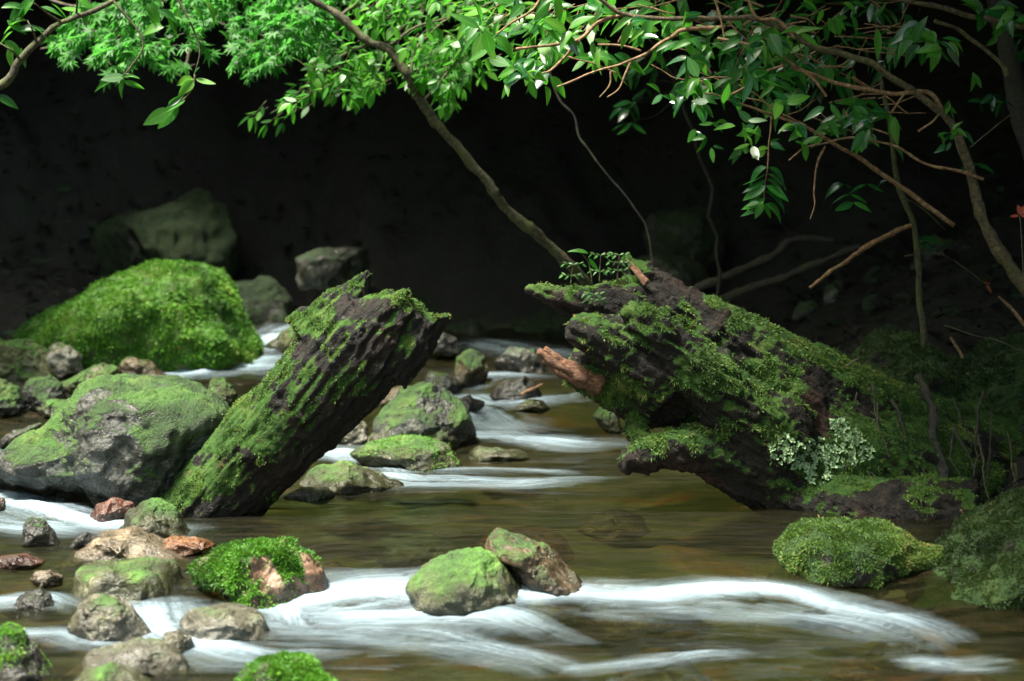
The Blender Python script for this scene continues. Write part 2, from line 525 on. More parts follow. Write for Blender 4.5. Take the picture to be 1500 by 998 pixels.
st3 = k.noise(1.0, 5, .65, fl, .5)
ff = k.math('ADD', f, k.math('MULTIPLY', k.math('SUBTRACT', st3, .5), k.math('MULTIPLY', k.ramp(f, [(0, 0.0), (.4, 1.0)]), .65)))
ff = k.ramp(ff, [(.07, 0.0), (.4, .27), (1.05, .8)])
murk = k.ramp(st, [(.3, (.008, .010, .004)), (.46, (.022, .023, .009)), (.6, (.05, .044, .02)), (.74, (.10, .055, .025))])
tr = k.n("BsdfTransparent", {"Color": (.5, .53, .32, 1)})
df = k.n("BsdfDiffuse", {"Color": murk})
body = k.n("MixShader", {"Fac": .24, 1: tr.outputs[0], 2: df.outputs[0]})
bmp = k.bump(k.math('ADD', st, k.math('MULTIPLY', st2, .4)), .35, .02)
gl = k.n("BsdfGlossy", {"Color": (1, 1, 1, 1), "Roughness": .16, "Normal": bmp})
fr = k.n("Fresnel", {"IOR": 1.33, "Normal": bmp})
surf = k.n("MixShader", {"Fac": fr.outputs[0], 1: body.outputs[0], 2: gl.outputs[0]})
wh = k.n("BsdfDiffuse", {"Color": k.mix(st3, (.19, .26, .3), (.44, .57, .65)), "Normal": k.bump(st3, .4, .015)})
fin = k.n("MixShader", {"Fac": ff, 1: surf.outputs[0], 2: wh.outputs[0]})
water_m = k.done(fin.outputs[0])
tag(put("water", raw_mesh("water", WV, np.stack([ii, ii + 1, ii + nx + 1, ii + nx], -1), {"foam": foam_v, "fu": fu, "fv": fv}), water_m), kind="structure")

# unseen leaf masses added above the frame to shade slope, banks and valley sides ---------------
def quads(C, U, Wd):
    V = np.stack([C - U - Wd, C + U - Wd, C + U + Wd, C - U + Wd], 1).reshape(-1, 3)
    return V, np.arange(len(V)).reshape(-1, 4)
cs = []
cs.append(np.stack([RNG.uniform(-9, 9, 26000), RNG.uniform(9.15, 18, 26000), RNG.uniform(2.4, 5.5, 26000)], -1))
cs[0][:, 2] += np.clip(cs[0][:, 1] - 11.0, 0, None) * .9
cs.append(np.stack([RNG.uniform(-12, -5.4, 5000), RNG.uniform(-6, 9, 5000), RNG.uniform(2.6, 6.0, 5000)], -1))
cs.append(np.stack([RNG.uniform(-12, -2.4, 14000), RNG.uniform(8.7, 12, 14000), RNG.uniform(2.0, 6.0, 14000)], -1))
cs.append(np.stack([RNG.uniform(-6, -2.95, 6000), RNG.uniform(6.9, 9, 6000), RNG.uniform(2.0, 3.6, 6000)], -1))
cs.append(np.stack([RNG.uniform(-1.35, 4, 9000), RNG.uniform(8.0, 9.3, 9000), RNG.uniform(2.05, 3.2, 9000)], -1))
cs.append(np.stack([RNG.uniform(-5, 4, 9000), RNG.uniform(8.95, 10.6, 9000), RNG.uniform(2.15, 3.0, 9000)], -1))
cs.append(np.stack([RNG.uniform(3.4, 10, 6000), RNG.uniform(-6, 12, 6000), RNG.uniform(2.2, 6.0, 6000)], -1))
_c = np.stack([RNG.uniform(.24, 3.2, 4200), RNG.uniform(3.9, 6.9, 4200), RNG.uniform(2.25, 3.4, 4200)], -1)
_c[:, 0] -= (_c[:, 2] - 2.25) * .4
cs.append(_c)
cs.append(np.stack([RNG.uniform(-.2, 4.5, 8000), RNG.uniform(6.9, 10, 8000), RNG.uniform(2.4, 4.2, 8000)], -1))
Cc = np.vstack(cs)
nn = len(Cc)
dU = unit(RNG.normal(0, 1, (nn, 3)) * [1, 1, .5]); dW = unit(np.cross(dU, RNG.normal(0, 1, (nn, 3))))
sc = RNG.uniform(.09, .2, (nn, 1))
V_, F_ = quads(Cc, dU * sc, dW * sc * .6)
M['shade_leaf'] = leaf_mat("shade_leaf_mass", [(0, (.012, .035, .008)), (.5, (.025, .07, .014)), (1, (.04, .09, .02))], (.1, .25, .03), .2, .5, 0, False)
tag(put("added_shade_canopy", raw_mesh("added_shade_canopy", V_, F_, {"tint": np.repeat(RNG.uniform(0, 1, nn), 4)}, False), M['shade_leaf']), "unseen leaf masses added overhead to shade the slope and banks", "foliage", kind="stuff")

# ------------------------------------------------------------------ stones
def in_poly_radius(poly, c, n=360):
    poly = np.asarray(poly, float)
    th = np.linspace(-math.pi, math.pi, n, endpoint=False)
    r = np.full(n, 0.0)
    A, B = poly, np.roll(poly, -1, 0)
    for a, b in zip(A, B):
        e = b - a
        D = np.stack([np.cos(th), np.sin(th)], -1)
        den = D[:, 0] * e[1] - D[:, 1] * e[0]
        den = np.where(abs(den) < 1e-12, 1e-12, den)
        ac = a - c
        t = (ac[0] * e[1] - ac[1] * e[0]) / den
        s = (ac[0] * D[:, 1] - ac[1] * D[:, 0]) / den
        ok = (t > 0) & (s >= 0) & (s <= 1)
        r = np.where(ok, np.maximum(r, t), r)
    r = np.where(r <= 0, np.median(r), r)
    kern = np.hanning(7); kern /= kern.sum()
    return np.convolve(np.concatenate([r[-3:], r, r[:3]]), kern, 'valid')

def stone(name, label, cat, poly, mat, base=None, Y=None, thick=None, sub=6, facets=4, rough=1.0, moss=.5, mossn=.5, seed=0,
          shoots=0, shoot_len=.012, shoot_mat='moss_bright', group=None, sink=.35, wet=True, square=1.0, dirm=(0, 0, 1), out=.55, under=None, flare=True):
    poly = np.array(poly, float)
    w = np.ptp(poly[:, 0])
    if base is None: base = poly[:, 1].max()
    cx = poly[:, 0].mean()
    if Y is None:
        Yb = wpt(cx, base)[1]
        th = thick or px2m(w, Yb) * .42
        Y = Yb + th * .72
    th = thick or px2m(w, Y) * .42
    W3 = np.array([at(a, b, Y) for a, b in poly])
    q = W3[:, [0, 2]]
    lo, hi = q.min(0), q.max(0)
    c = (lo + hi) / 2 * .5 + q.mean(0) * .5
    rad = in_poly_radius(q, c)
    U, T = ico(sub)
    u = U.copy()
    rg = np.random.default_rng(seed + 100)
    for _ in range(facets):
        n = unit(np.array([rg.normal(0, .8), -abs(rg.normal(.7, .4)), rg.normal(.15, .6)]))
        d = rg.uniform(.62, .86)
        t = u @ n
        u = u - n[None] * (np.clip(t - d, 0, None) * .85)[:, None]
    if square != 1.0:
        u = np.sign(u) * abs(u) ** square
    ang = np.arctan2(u[:, 2], u[:, 0])
    rho = np.hypot(u[:, 0], u[:, 2])
    idx = (ang + math.pi) / (2 * math.pi) * len(rad)
    i0 = np.floor(idx).astype(int) % len(rad); fr_ = idx - np.floor(idx)
    r = rad[i0] * (1 - fr_) + rad[(i0 + 1) % len(rad)] * fr_
    # towards the front and back of the body the outline gets rounder
    r = r * (1 - .35 * (1 - rho)) + .35 * (1 - rho) * np.median(rad)
    V = np.stack([c[0] + r * rho * np.cos(ang), Y + th * u[:, 1], c[1] + r * rho * np.sin(ang)], -1)
    hgt = max(c[1] - lo[1], 1e-3)
    t = np.clip((c[1] - V[:, 2]) / (hgt * (1 + sink)), 0, 1)
    if flare:
        V[:, 0] = c[0] + (V[:, 0] - c[0]) * (1 + .8 * t * t)
        V[:, 1] = Y + (V[:, 1] - Y) * (1 + .8 * t * t)
    for ax, e in ((0, q[:, 0]), (2, q[:, 1])):           # the facets took something off the outline
        k_ = (e.max() - c[ax // 2]) / max(V[:, ax].max() - c[ax // 2], 1e-4); k2 = (c[ax // 2] - e.min()) / max(c[ax // 2] - V[:, ax].min(), 1e-4)
        if ax == 0: V[:, 0] = c[0] + (V[:, 0] - c[0]) * np.where(V[:, 0] > c[0], min(k_, 1.2), min(k2, 1.2))
        else: V[:, 2] = np.where(V[:, 2] > c[1], c[1] + (V[:, 2] - c[1]) * min(k_, 1.25), V[:, 2])
    size = float(np.mean(rad)) * 2
    below = np.clip(c[1] - V[:, 2], 0, None)
    V[:, 2] -= below * sink
    N = vnormals(V, T)
    a = size * .055 * rough
    V = V + N * (fbm(V * (2.6 / size) + seed * 7.7, 5, seed) * a + np.abs(fbm(V * (6 / size) - seed * 3.1, 4, seed + 9)) * -a * .5)[:, None]
    if under is not None: V[:, 2] += float(np.min(zw(V[:, 0], V[:, 1]))) - under - V[:, 2].max()
    N = vnormals(V, T)
    ms = N @ unit(np.array(dirm, float)) * .75 + fbm(V * (5 / size) + seed, 4, seed + 3) * mossn + (moss - .5) * 1.6
    mask = sstep(-.1, .7, ms)
    wl = zw(V[:, 0], V[:, 1])
    wt = sstep(.1, .015, V[:, 2] - wl + .03 * fbm(V * 18, 2, 5)) if wet else np.zeros(len(V))
    mask = mask * (1 - .75 * wt)
    if wet: wt = np.maximum(wt, .42 * sstep(-.5, .4, fbm(V * 9 + seed, 3, 51)))       # spray keeps the stones damp
    me = raw_mesh(name, V, T, {"moss": mask, "wet": wt})
    o = put(name, me, M[mat])
    tag(o, label, cat, group)
    if shoots:
        blades("moss", V, T, N, mask * (V[:, 2] > wl) * (.25 + sstep(-.4, .3, fbm(V * 26, 3, seed + 8))), shoots, shoot_len, shoot_len * .3, M[shoot_mat], o, seed, out)
    return o

GS = "stones lying in the stream"
GB = "dim rocks at the foot of the wooded slope"
GL = "rocks piled below the big mossy boulder"
# --- boulders of the left side
stone("boulder", "largest bright green boulder, wholly covered in moss, beside the far cascade", "boulder",
      [(-10, 500), (20, 478), (75, 450), (140, 415), (190, 397), (225, 386), (262, 389), (300, 390), (328, 400), (352, 428), (372, 465), (384, 495), (365, 520), (300, 532), (235, 545), (170, 545), (60, 535)],
      'moss', base=545, thick=.46, sub=7, facets=0, rough=.75, moss=1.25, mossn=.5, seed=3, shoots=70000, shoot_len=.016, sink=.3, wet=False)
stone("boulder", "large grey boulder with mossy crown and wet bare face behind the leaning log", "boulder",
      [(-45, 690), (-20, 665), (40, 630), (80, 600), (130, 558), (165, 546), (215, 543), (262, 552), (300, 572), (340, 600), (336, 640), (310, 690), (255, 735), (140, 748), (60, 735), (0, 712)],
      'grey', base=748, thick=.30, sub=7, facets=7, rough=1.1, moss=.6, mossn=.55, seed=11, shoots=2500, shoot_len=.007, sink=.2)
left_pile = [
    ("square grey rock with sloping top at the picture edge under the big boulder", [(-30, 505), (40, 494), (72, 512), (82, 545), (70, 566), (20, 572), (-30, 565)], 'olive', 572, .5),
    ("pale flat topped rock leaning on the big mossy boulder", [(66, 508), (82, 500), (122, 522), (118, 540), (90, 548), (72, 535)], 'pale', 560, .3),
    ("dark angular rock with a ridge, in the middle of the pile", [(86, 566), (120, 545), (150, 528), (172, 540), (168, 575), (150, 590), (100, 588)], 'olive', 590, .5),
    ("small brown rock below the front foot of the big boulder", [(165, 540), (190, 520), (225, 535), (246, 548), (232, 566), (180, 568)], 'brown', 568, .4),
    ("upright grey green rock between two darker rocks of the pile", [(24, 585), (40, 555), (70, 545), (92, 560), (98, 590), (70, 612), (35, 605)], 'grey', 608, .5),
    ("low round rock with bright moss cap on the lowest row of the pile", [(50, 600), (66, 584), (95, 586), (110, 600), (100, 612), (60, 614)], 'olive', 614, .8),
    ("dark mossy hump at the picture edge, lowest of the pile", [(-40, 566), (0, 558), (30, 572), (52, 598), (46, 612), (-40, 614)], 'dark', 614, .75),
    ("small wedge of grey rock standing behind the grey boulder's shoulder", [(298, 580), (310, 552), (332, 551), (350, 575), (348, 600), (325, 606), (305, 598)], 'olive', 606, .55),
    ("flat dark slab lying in shallow water beside the grey boulder", [(-20, 648), (20, 632), (58, 620), (62, 632), (30, 650), (-20, 660)], 'dark', 662, .3),
]
for i, (lb, po, mt, ba, mo) in enumerate(left_pile):
    stone("rock", lb, "rock", po, mt, base=ba, facets=6, moss=mo, seed=30 + i, group=GL, rough=1.2, sub=5 if i in (1, 5) else 6)
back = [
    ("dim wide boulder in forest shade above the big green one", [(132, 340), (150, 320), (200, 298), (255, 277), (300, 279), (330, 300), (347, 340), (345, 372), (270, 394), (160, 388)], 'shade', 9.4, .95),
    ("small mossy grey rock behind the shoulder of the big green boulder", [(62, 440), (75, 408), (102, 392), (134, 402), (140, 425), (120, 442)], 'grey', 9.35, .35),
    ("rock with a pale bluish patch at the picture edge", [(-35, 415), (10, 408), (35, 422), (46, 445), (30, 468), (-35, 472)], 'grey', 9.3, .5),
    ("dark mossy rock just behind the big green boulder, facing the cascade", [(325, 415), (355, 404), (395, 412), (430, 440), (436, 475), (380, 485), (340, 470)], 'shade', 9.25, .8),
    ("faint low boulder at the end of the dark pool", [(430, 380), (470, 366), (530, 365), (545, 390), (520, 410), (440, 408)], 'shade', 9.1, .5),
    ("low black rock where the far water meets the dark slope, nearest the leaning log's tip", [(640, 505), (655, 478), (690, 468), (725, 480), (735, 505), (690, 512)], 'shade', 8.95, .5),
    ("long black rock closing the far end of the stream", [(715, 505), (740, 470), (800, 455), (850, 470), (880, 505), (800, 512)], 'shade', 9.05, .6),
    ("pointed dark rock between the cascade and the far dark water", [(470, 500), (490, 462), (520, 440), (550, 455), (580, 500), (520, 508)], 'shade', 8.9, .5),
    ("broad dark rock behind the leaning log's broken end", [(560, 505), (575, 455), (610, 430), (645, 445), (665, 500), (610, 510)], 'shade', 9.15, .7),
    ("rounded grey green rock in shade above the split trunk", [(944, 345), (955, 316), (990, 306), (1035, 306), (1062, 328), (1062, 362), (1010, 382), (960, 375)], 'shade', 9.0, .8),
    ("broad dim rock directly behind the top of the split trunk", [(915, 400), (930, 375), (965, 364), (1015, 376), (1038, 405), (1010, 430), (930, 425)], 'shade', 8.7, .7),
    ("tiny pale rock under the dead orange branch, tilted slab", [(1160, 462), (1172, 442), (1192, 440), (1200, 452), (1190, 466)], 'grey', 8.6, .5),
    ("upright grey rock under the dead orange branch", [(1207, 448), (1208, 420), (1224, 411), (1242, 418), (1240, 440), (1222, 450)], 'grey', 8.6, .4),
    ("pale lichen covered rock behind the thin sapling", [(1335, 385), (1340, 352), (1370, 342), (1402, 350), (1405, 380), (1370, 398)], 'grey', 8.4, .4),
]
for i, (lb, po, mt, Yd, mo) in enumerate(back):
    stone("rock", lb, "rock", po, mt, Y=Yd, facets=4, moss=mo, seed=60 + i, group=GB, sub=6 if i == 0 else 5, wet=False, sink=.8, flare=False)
mid = [
    ("tall mossy boulder with bare grey face, midstream behind the leaning log", [(545, 625), (558, 598), (585, 570), (618, 560), (655, 566), (682, 592), (703, 630), (695, 655), (620, 668), (560, 655)], 'grey', 662, .55, 0),
    ("rounded yellow green stone in front of the tall midstream boulder", [(540, 640), (560, 616), (600, 603), (640, 606), (668, 620), (680, 640), (660, 660), (560, 662)], 'olive', 664, .7, 0),
    ("flat bright mossy slab at the front of the midstream stones", [(512, 664), (545, 648), (610, 640), (660, 652), (676, 676), (650, 690), (590, 688), (540, 678)], 'olive', 690, .8, 2500),
    ("long low mossy stone with dappled top in the rapids beside the log", [(440, 706), (462, 684), (500, 677), (545, 686), (592, 712), (560, 720), (470, 722)], 'olive', 722, .75, 0),
    ("small pale stone half hidden by the leaning log", [(486, 642), (500, 620), (522, 613), (540, 624), (543, 642), (515, 654)], 'pale', 652, .35, 0),
    ("round green and orange stone upstream between the two trunks", [(662, 548), (666, 525), (690, 512), (712, 522), (717, 548), (700, 566), (672, 562)], 'brown', 566, .65, 0),
    ("bare grey cobble below the log's broken tip", [(616, 514), (626, 492), (650, 486), (674, 496), (674, 516), (640, 526)], 'grey', 528, .15, 0),
    ("low wet grey stone ahead of the grey cobble", [(612, 566), (628, 545), (655, 548), (684, 562), (680, 578), (640, 580)], 'grey', 580, .35, 0),
    ("dark flat stone parting the upstream riffle", [(715, 580), (735, 558), (768, 552), (795, 564), (796, 580), (750, 588)], 'dark', 588, .1, 0),
    ("thin mossy stone lying low in the riffle", [(748, 600), (770, 586), (800, 586), (806, 598), (790, 604)], 'olive', 606, .7, 0),
    ("dark upstream stone nearest the foot of the shaded pool", [(722, 530), (745, 510), (785, 512), (800, 530), (790, 546), (735, 546)], 'dark', 548, .3, 0),
    ("row of low mossy bumps barely above the calm water", [(682, 664), (700, 655), (735, 660), (772, 660), (776, 670), (740, 674), (690, 674)], 'olive', 675, .8, 0),
    ("flat mossy stone awash right beside the log's waterline", [(415, 728), (440, 714), (480, 714), (492, 726), (470, 734)], 'olive', 735, .6, 0),
    ("small tan stone beside the tall midstream boulder", [(556, 590), (572, 570), (592, 566), (600, 585), (580, 600)], 'tan', 604, .2, 0),
    ("dark little stone wedged under the leaning log", [(665, 585), (690, 580), (712, 590), (705, 602), (672, 602)], 'dark', 604, .3, 0),
    ("mossy dark rock just under the split trunk's stub", [(868, 610), (880, 596), (905, 604), (915, 628), (895, 634)], 'olive', 634, .7, 0),
    ("mossy wet ledge the far cascade slides over", [(385, 505), (410, 488), (445, 465), (480, 462), (500, 490), (460, 512), (400, 520)], 'olive', 522, .5, 0),
]
for i, (lb, po, mt, ba, mo, sh) in enumerate(mid):
    stone("river_stone", lb, "stone", po, mt, base=ba, facets=4, moss=mo, seed=80 + i, group=GS, shoots=sh, shoot_len=.008, sub=6 if i < 4 else 5)
fore = [
    ("small pale wet cobble between the two blotchy pale stones", [(226, 952), (238, 930), (262, 924), (284, 934), (290, 954), (255, 960)], 'pale', 958, .3, 0, 3, 1),
    ("dark cobble with white water on both sides near the left edge", [(18, 888), (30, 868), (58, 862), (80, 874), (86, 892), (50, 898)], 'dark', 896, .4, 0, 3, 1),
    ("tan cobble wedged behind the brick shaped stone", [(40, 850), (52, 838), (74, 836), (92, 846), (90, 858), (60, 862)], 'tan', 860, .1, 0, 3, 1),
    ("rounded olive stone with grey top against the foot of the leaning log", [(163, 778), (175, 752), (205, 735), (235, 735), (262, 748), (292, 782), (250, 788), (190, 786)], 'olive', 788, .65, 0, 3, 1),
    ("small brick red stone behind the olive one", [(128, 758), (140, 738), (165, 730), (195, 736), (200, 752), (170, 768), (140, 768)], 'red', 768, .05, 0, 3, 1),
    ("dark egg shaped stone standing in the white water", [(30, 795), (31, 768), (44, 758), (64, 763), (84, 782), (92, 798), (60, 804)], 'dark', 804, .3, 0, 2, 1),
    ("small bluish speckled stone next to the tan one", [(102, 800), (112, 785), (128, 780), (142, 788), (136, 804)], 'grey', 806, .0, 0, 3, 1),
    ("flat tan stone with water sliding over its sides", [(75, 822), (110, 800), (135, 784), (190, 780), (235, 792), (270, 806), (310, 820), (190, 828)], 'tan', 826, .05, 0, 2, 1),
    ("low orange stone washed by the current behind the moss capped one", [(228, 800), (250, 787), (290, 788), (315, 800), (290, 810), (245, 810)], 'orange', 812, .0, 0, 2, 1),
    ("low red stone at the picture edge, just above the water", [(-20, 818), (30, 812), (65, 824), (40, 832), (-20, 834)], 'red', 834, .0, 0, 2, 1),
    ("long brick shaped stone with flat mossy top", [(97, 866), (99, 832), (112, 824), (180, 823), (255, 826), (272, 836), (284, 862), (270, 874), (180, 876), (105, 874)], 'olive', 874, .5, 0, 2, .55),
    ("pink stone with a thick bright green moss cap", [(272, 840), (300, 818), (340, 800), (385, 792), (430, 796), (458, 815), (476, 838), (486, 856), (470, 878), (430, 892), (380, 892), (335, 870), (285, 855)], 'pink', 890, .52, 26000, 4, 1),
    ("blotchy pale stone with rusty rim in front of the brick shaped one", [(102, 915), (112, 888), (140, 873), (172, 875), (205, 893), (234, 928), (215, 940), (140, 938)], 'pale', 940, .46, 0, 4, 1),
    ("low pale stone with moss blotches below the moss capped one", [(262, 915), (275, 896), (320, 889), (365, 891), (390, 905), (404, 930), (350, 940), (285, 936)], 'pale', 938, .52, 0, 4, 1),
    ("dark wet stone with moss shoots in the near corner", [(-40, 925), (5, 915), (35, 928), (60, 955), (76, 985), (40, 1000), (-40, 1000)], 'dark', 996, .45, 5000, 5, 1),
    ("wide speckled pale stone awash next to the dark corner stone", [(84, 990), (110, 964), (150, 952), (195, 942), (240, 948), (272, 962), (290, 985), (240, 996), (120, 998)], 'pale', 994, .6, 0, 4, 1),
    ("yellow green mossy stone cut off by the picture's lower edge", [(335, 1010), (352, 982), (385, 966), (420, 962), (458, 972), (492, 1005), (470, 1030), (370, 1030)], 'olive', 1030, .98, 16000, 3, 1),
    ("flat pale green stone cut off beneath the speckled one", [(90, 1010), (120, 985), (160, 974), (200, 984), (240, 1004), (230, 1025), (110, 1025)], 'olive', 1025, .8, 0, 3, 1),
    ("round yellow green stone at the head of the little fall", [(596, 858), (618, 830), (655, 812), (705, 807), (745, 824), (768, 848), (780, 872), (755, 890), (690, 896), (625, 885)], 'olive', 893, 1.0, 0, 3, 1),
    ("brown leaning stone with a mossy knob and water sheeting off it", [(706, 805), (714, 786), (732, 777), (755, 786), (800, 800), (845, 830), (874, 862), (830, 872), (775, 858), (735, 815)], 'brown', 868, .42, 0, 3, 1),
    ("wide brown stone under the clear water beside the leaning one", [(850, 850), (880, 826), (940, 826), (1000, 836), (1040, 858), (980, 872), (890, 872)], 'brown', 874, .3, 0, 2, 1),
    ("pale stone just under the surface at the lower edge", [(898, 972), (925, 954), (975, 947), (1020, 952), (1060, 975), (1000, 986), (920, 986)], 'pale', 986, .4, 0, 2, 1),
    ("small stone with yellow moss inside the foam", [(600, 892), (618, 872), (645, 866), (672, 878), (680, 892), (640, 900)], 'olive', 900, .4, 0, 2, 1),
    ("tiny brown stone at the picture edge beside the white rapids", [(-12, 745), (-4, 728), (6, 730), (9, 742), (2, 752)], 'brown', 752, .0, 0, 2, 1),
]
for i, (lb, po, mt, ba, mo, sh, fc, sq) in enumerate(fore):
    stone("river_stone", lb, "stone", po, mt, base=ba, facets=fc, moss=mo, seed=117 + i, group=GS, shoots=sh, square=sq,
          shoot_len=.011 if i in (11, 16) else .006, dirm=(-.85, -.3, .7) if i == 11 else (0, 0, 1), sub=6,
          under={20: .003, 21: .004}.get(i))
under = [
    ("flat orange stone under the thin white water near the left edge", 62, 912, 70, 'orange'), ("tan submerged stone left of the brick shaped stone", 30, 872, 60, 'tan'),
    ("small rusty stone under water left of the blotchy pale stone", 78, 932, 44, 'orange'), ("sunken tan stone between the brick shaped and the moss capped stone", 262, 842, 60, 'tan'),
    ("sunken rosy stone just above the low pale blotched stone", 335, 884, 70, 'pink'), ("sunken amber stone below the right hand white water", 1250, 958, 80, 'orange'),
    ("long sunken tan stone at the lower edge under the amber one", 1180, 982, 150, 'tan'), ("sunken orange brown stone in the dark corner shallows", 1420, 972, 110, 'orange'),
    ("sunken green stone just behind the round yellow green stone", 560, 830, 110, 'olive'), ("sunken brown stone in the calm water before the leaning log", 480, 790, 120, 'brown'),
    ("wide sunken stone glowing amber in the middle of the pool", 760, 735, 170, 'orange'), ("sunken olive stone in the middle of the pool", 620, 752, 140, 'olive'),
    ("sunken tan stone in the pool near the trunk's snout", 900, 722, 110, 'tan'), ("sunken rust red stone below the wide brown one", 960, 925, 120, 'red'),
    ("sunken olive stone ahead of the white water's right end", 1330, 905, 130, 'olive')]
for i, (lb, cx, cy, w_, mt) in enumerate(under):
    h_ = w_ * .17
    stone("river_stone", lb, "stone", [(cx - w_ / 2, cy + h_ * .4), (cx - w_ * .3, cy - h_ * .7), (cx + w_ * .1, cy - h_), (cx + w_ * .4, cy - h_ * .4), (cx + w_ / 2, cy + h_ * .5), (cx, cy + h_)], mt,
          base=cy + h_, facets=2, moss=.1, seed=200 + i, group="stones sunk under the water", sub=5, under=[.0, .004, .0, .004, .006, .004, .006, .006, .015, .022, .035, .03, .025, .02, .02][i])
# --- the far bank beside the split trunk
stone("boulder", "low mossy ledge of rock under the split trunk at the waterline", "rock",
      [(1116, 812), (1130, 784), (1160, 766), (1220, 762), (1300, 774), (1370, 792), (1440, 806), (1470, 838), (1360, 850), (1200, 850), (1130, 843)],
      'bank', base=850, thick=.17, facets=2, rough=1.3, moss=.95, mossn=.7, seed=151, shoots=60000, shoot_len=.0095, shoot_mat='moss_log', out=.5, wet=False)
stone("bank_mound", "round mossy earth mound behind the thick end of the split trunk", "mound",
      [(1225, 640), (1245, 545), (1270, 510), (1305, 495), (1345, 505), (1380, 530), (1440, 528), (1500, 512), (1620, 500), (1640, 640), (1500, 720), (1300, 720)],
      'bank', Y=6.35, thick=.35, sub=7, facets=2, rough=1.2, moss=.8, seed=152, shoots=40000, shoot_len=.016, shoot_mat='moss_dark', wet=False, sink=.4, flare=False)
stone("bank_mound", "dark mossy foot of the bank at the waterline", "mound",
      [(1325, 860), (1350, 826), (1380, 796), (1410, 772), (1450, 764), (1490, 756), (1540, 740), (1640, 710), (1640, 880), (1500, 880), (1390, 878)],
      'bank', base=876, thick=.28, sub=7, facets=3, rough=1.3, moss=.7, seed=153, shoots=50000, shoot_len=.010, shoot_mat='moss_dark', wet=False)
stone("rock", "wet grey rock lodged in the dark hollow of the bank", "rock",
      [(1395, 680), (1405, 658), (1430, 650), (1460, 662), (1475, 690), (1440, 705), (1405, 700)], 'dark', Y=6.0, facets=5, moss=.3, seed=154, wet=False)
stone("rock", "pale broken rock at the picture edge above the bank foot", "rock",
      [(1478, 760), (1482, 735), (1500, 725), (1530, 735), (1530, 765), (1500, 775)], 'grey', Y=5.5, facets=5, moss=.1, seed=155, wet=False)

# ------------------------------------------------------------------ the two trunks
def remesh_union(chains, voxel, seed, grain, amp, smooth=2):
    g = Geo()
    for ch in chains:
        n = max(10, len(ch) * 7)
        C = catmull([(*at(a, b, Y), px2m(r, Y)) for a, b, Y, r in ch], n)
        g.tube(C[:, :3], np.maximum(C[:, 3], .004), 26)
    o = g.build("tmp", None)
    md = o.modifiers.new("r", 'REMESH'); md.mode = 'VOXEL'; md.voxel_size = voxel
    sm = o.modifiers.new("s", 'SMOOTH'); sm.iterations = smooth; sm.factor = .5
    dg = bpy.context.evaluated_depsgraph_get()
    me = bpy.data.meshes.new_from_object(o.evaluated_get(dg))
    bpy.data.objects.remove(o)
    V = np.empty(len(me.vertices) * 3); me.vertices.foreach_get("co", V); V = V.reshape(-1, 3)
    Q = np.empty(len(me.polygons) * 4, np.int32); me.polygons.foreach_get("vertices", Q); Q = Q.reshape(-1, 4)
    bpy.data.meshes.remove(me)
    T = tri_of(Q)
    N = vnormals(V, T)
    a = unit(np.array(grain, float)); s1 = unit(np.cross(a, [0, 1, 0])); s2 = np.cross(a, s1)
    G = np.stack([V @ a * 2.4, V @ s1 * 30, V @ s2 * 30], -1)
    big = fbm(V * 6 + seed, 3, seed)
    groove = 1 - 2 * np.abs(fbm(G + .6 * big[:, None], 4, seed + 1))
    fine = fbm(V * 60, 3, seed + 2)
    V = V + N * (amp * (.95 * big + .44 * groove + .45 * fbm(G * np.array([.8, 2.3, 2.3]) + 5.1, 3, seed + 6)) + amp * .28 * fine)[:, None]
    return V, Q, T, vnormals(V, T), groove

def wood_mat(name, grain, stops, moss_b, red=.5):
    k = NT(name)
    p = k.pos()
    q = k.grain(p, (9, 52, 52), grain)
    a = k.noise(1.0, 6, .65, q, .6)
    c = k.ramp(a, [(.3, stops[0]), (.5, stops[1]), (.66, stops[2]), (.8, stops[3])])
    rr = k.ramp(k.noise(5.5, 4, .6, k.grain(p, (.4, 1.2, 1.2), grain)), [(.55, 0.0), (.68, red)])
    c = k.mix(rr, c, k.ramp(a, [(.3, (.02, .009, .005)), (.7, (.13, .06, .034))]))
    m = k.attr("moss")
    mb = k.math('ADD', m, k.math('MULTIPLY', k.math('SUBTRACT', k.noise(42, 5, .72, p), .5), 1.0))
    mf = k.ramp(mb, [(.4, 0.0), (.6, 1.0)])
    c = k.mix(mf, c, moss_colour(k, p, moss_b, .5))
    r = k.mix(mf, k.ramp(k.noise(30, 4, .6, p), [(.36, .3), (.5, .7)]), (.9,) * 3)
    h = k.math('ADD', a, k.math('MULTIPLY', k.noise(120, 4, .7, p), .5))
    bs = k.n("BsdfPrincipled", {"Base Color": c, "Roughness": r, "Specular IOR Level": .3, "Normal": k.bump(h, 1.0, .016)})
    return k.done(bs.outputs[0])

# leaning log
gL = (.65, 0, .76)
ch = [
    [(195, 880, 5.64, 84), (240, 820, 5.62, 80), (288, 762, 5.6, 71), (338, 703, 5.58, 67), (410, 630, 5.55, 69), (478, 561, 5.52, 74), (530, 505, 5.5, 76), (556, 474, 5.5, 68)],
    [(455, 500, 5.52, 46), (510, 440, 5.52, 30), (532, 412, 5.52, 17), (545, 396, 5.52, 9)],
    [(530, 500, 5.46, 60), (572, 455, 5.46, 36), (584, 432, 5.46, 20), (580, 424, 5.46, 8)],
    [(550, 500, 5.5, 58), (600, 462, 5.5, 36), (612, 440, 5.5, 14)],
    [(560, 520, 5.5, 62), (610, 488, 5.5, 38), (638, 472, 5.5, 18), (657, 464, 5.5, 6)],
    [(560, 480, 5.58, 50), (590, 440, 5.58, 25)],
]
V, Q, T, N, gr = remesh_union(ch, .0068, 5, gL, .012)
topside = N @ unit(np.array([-.75, -.35, .6]))
ms = topside * .85 + fbm(V * 9, 5, 44, .65) * .85 + .0
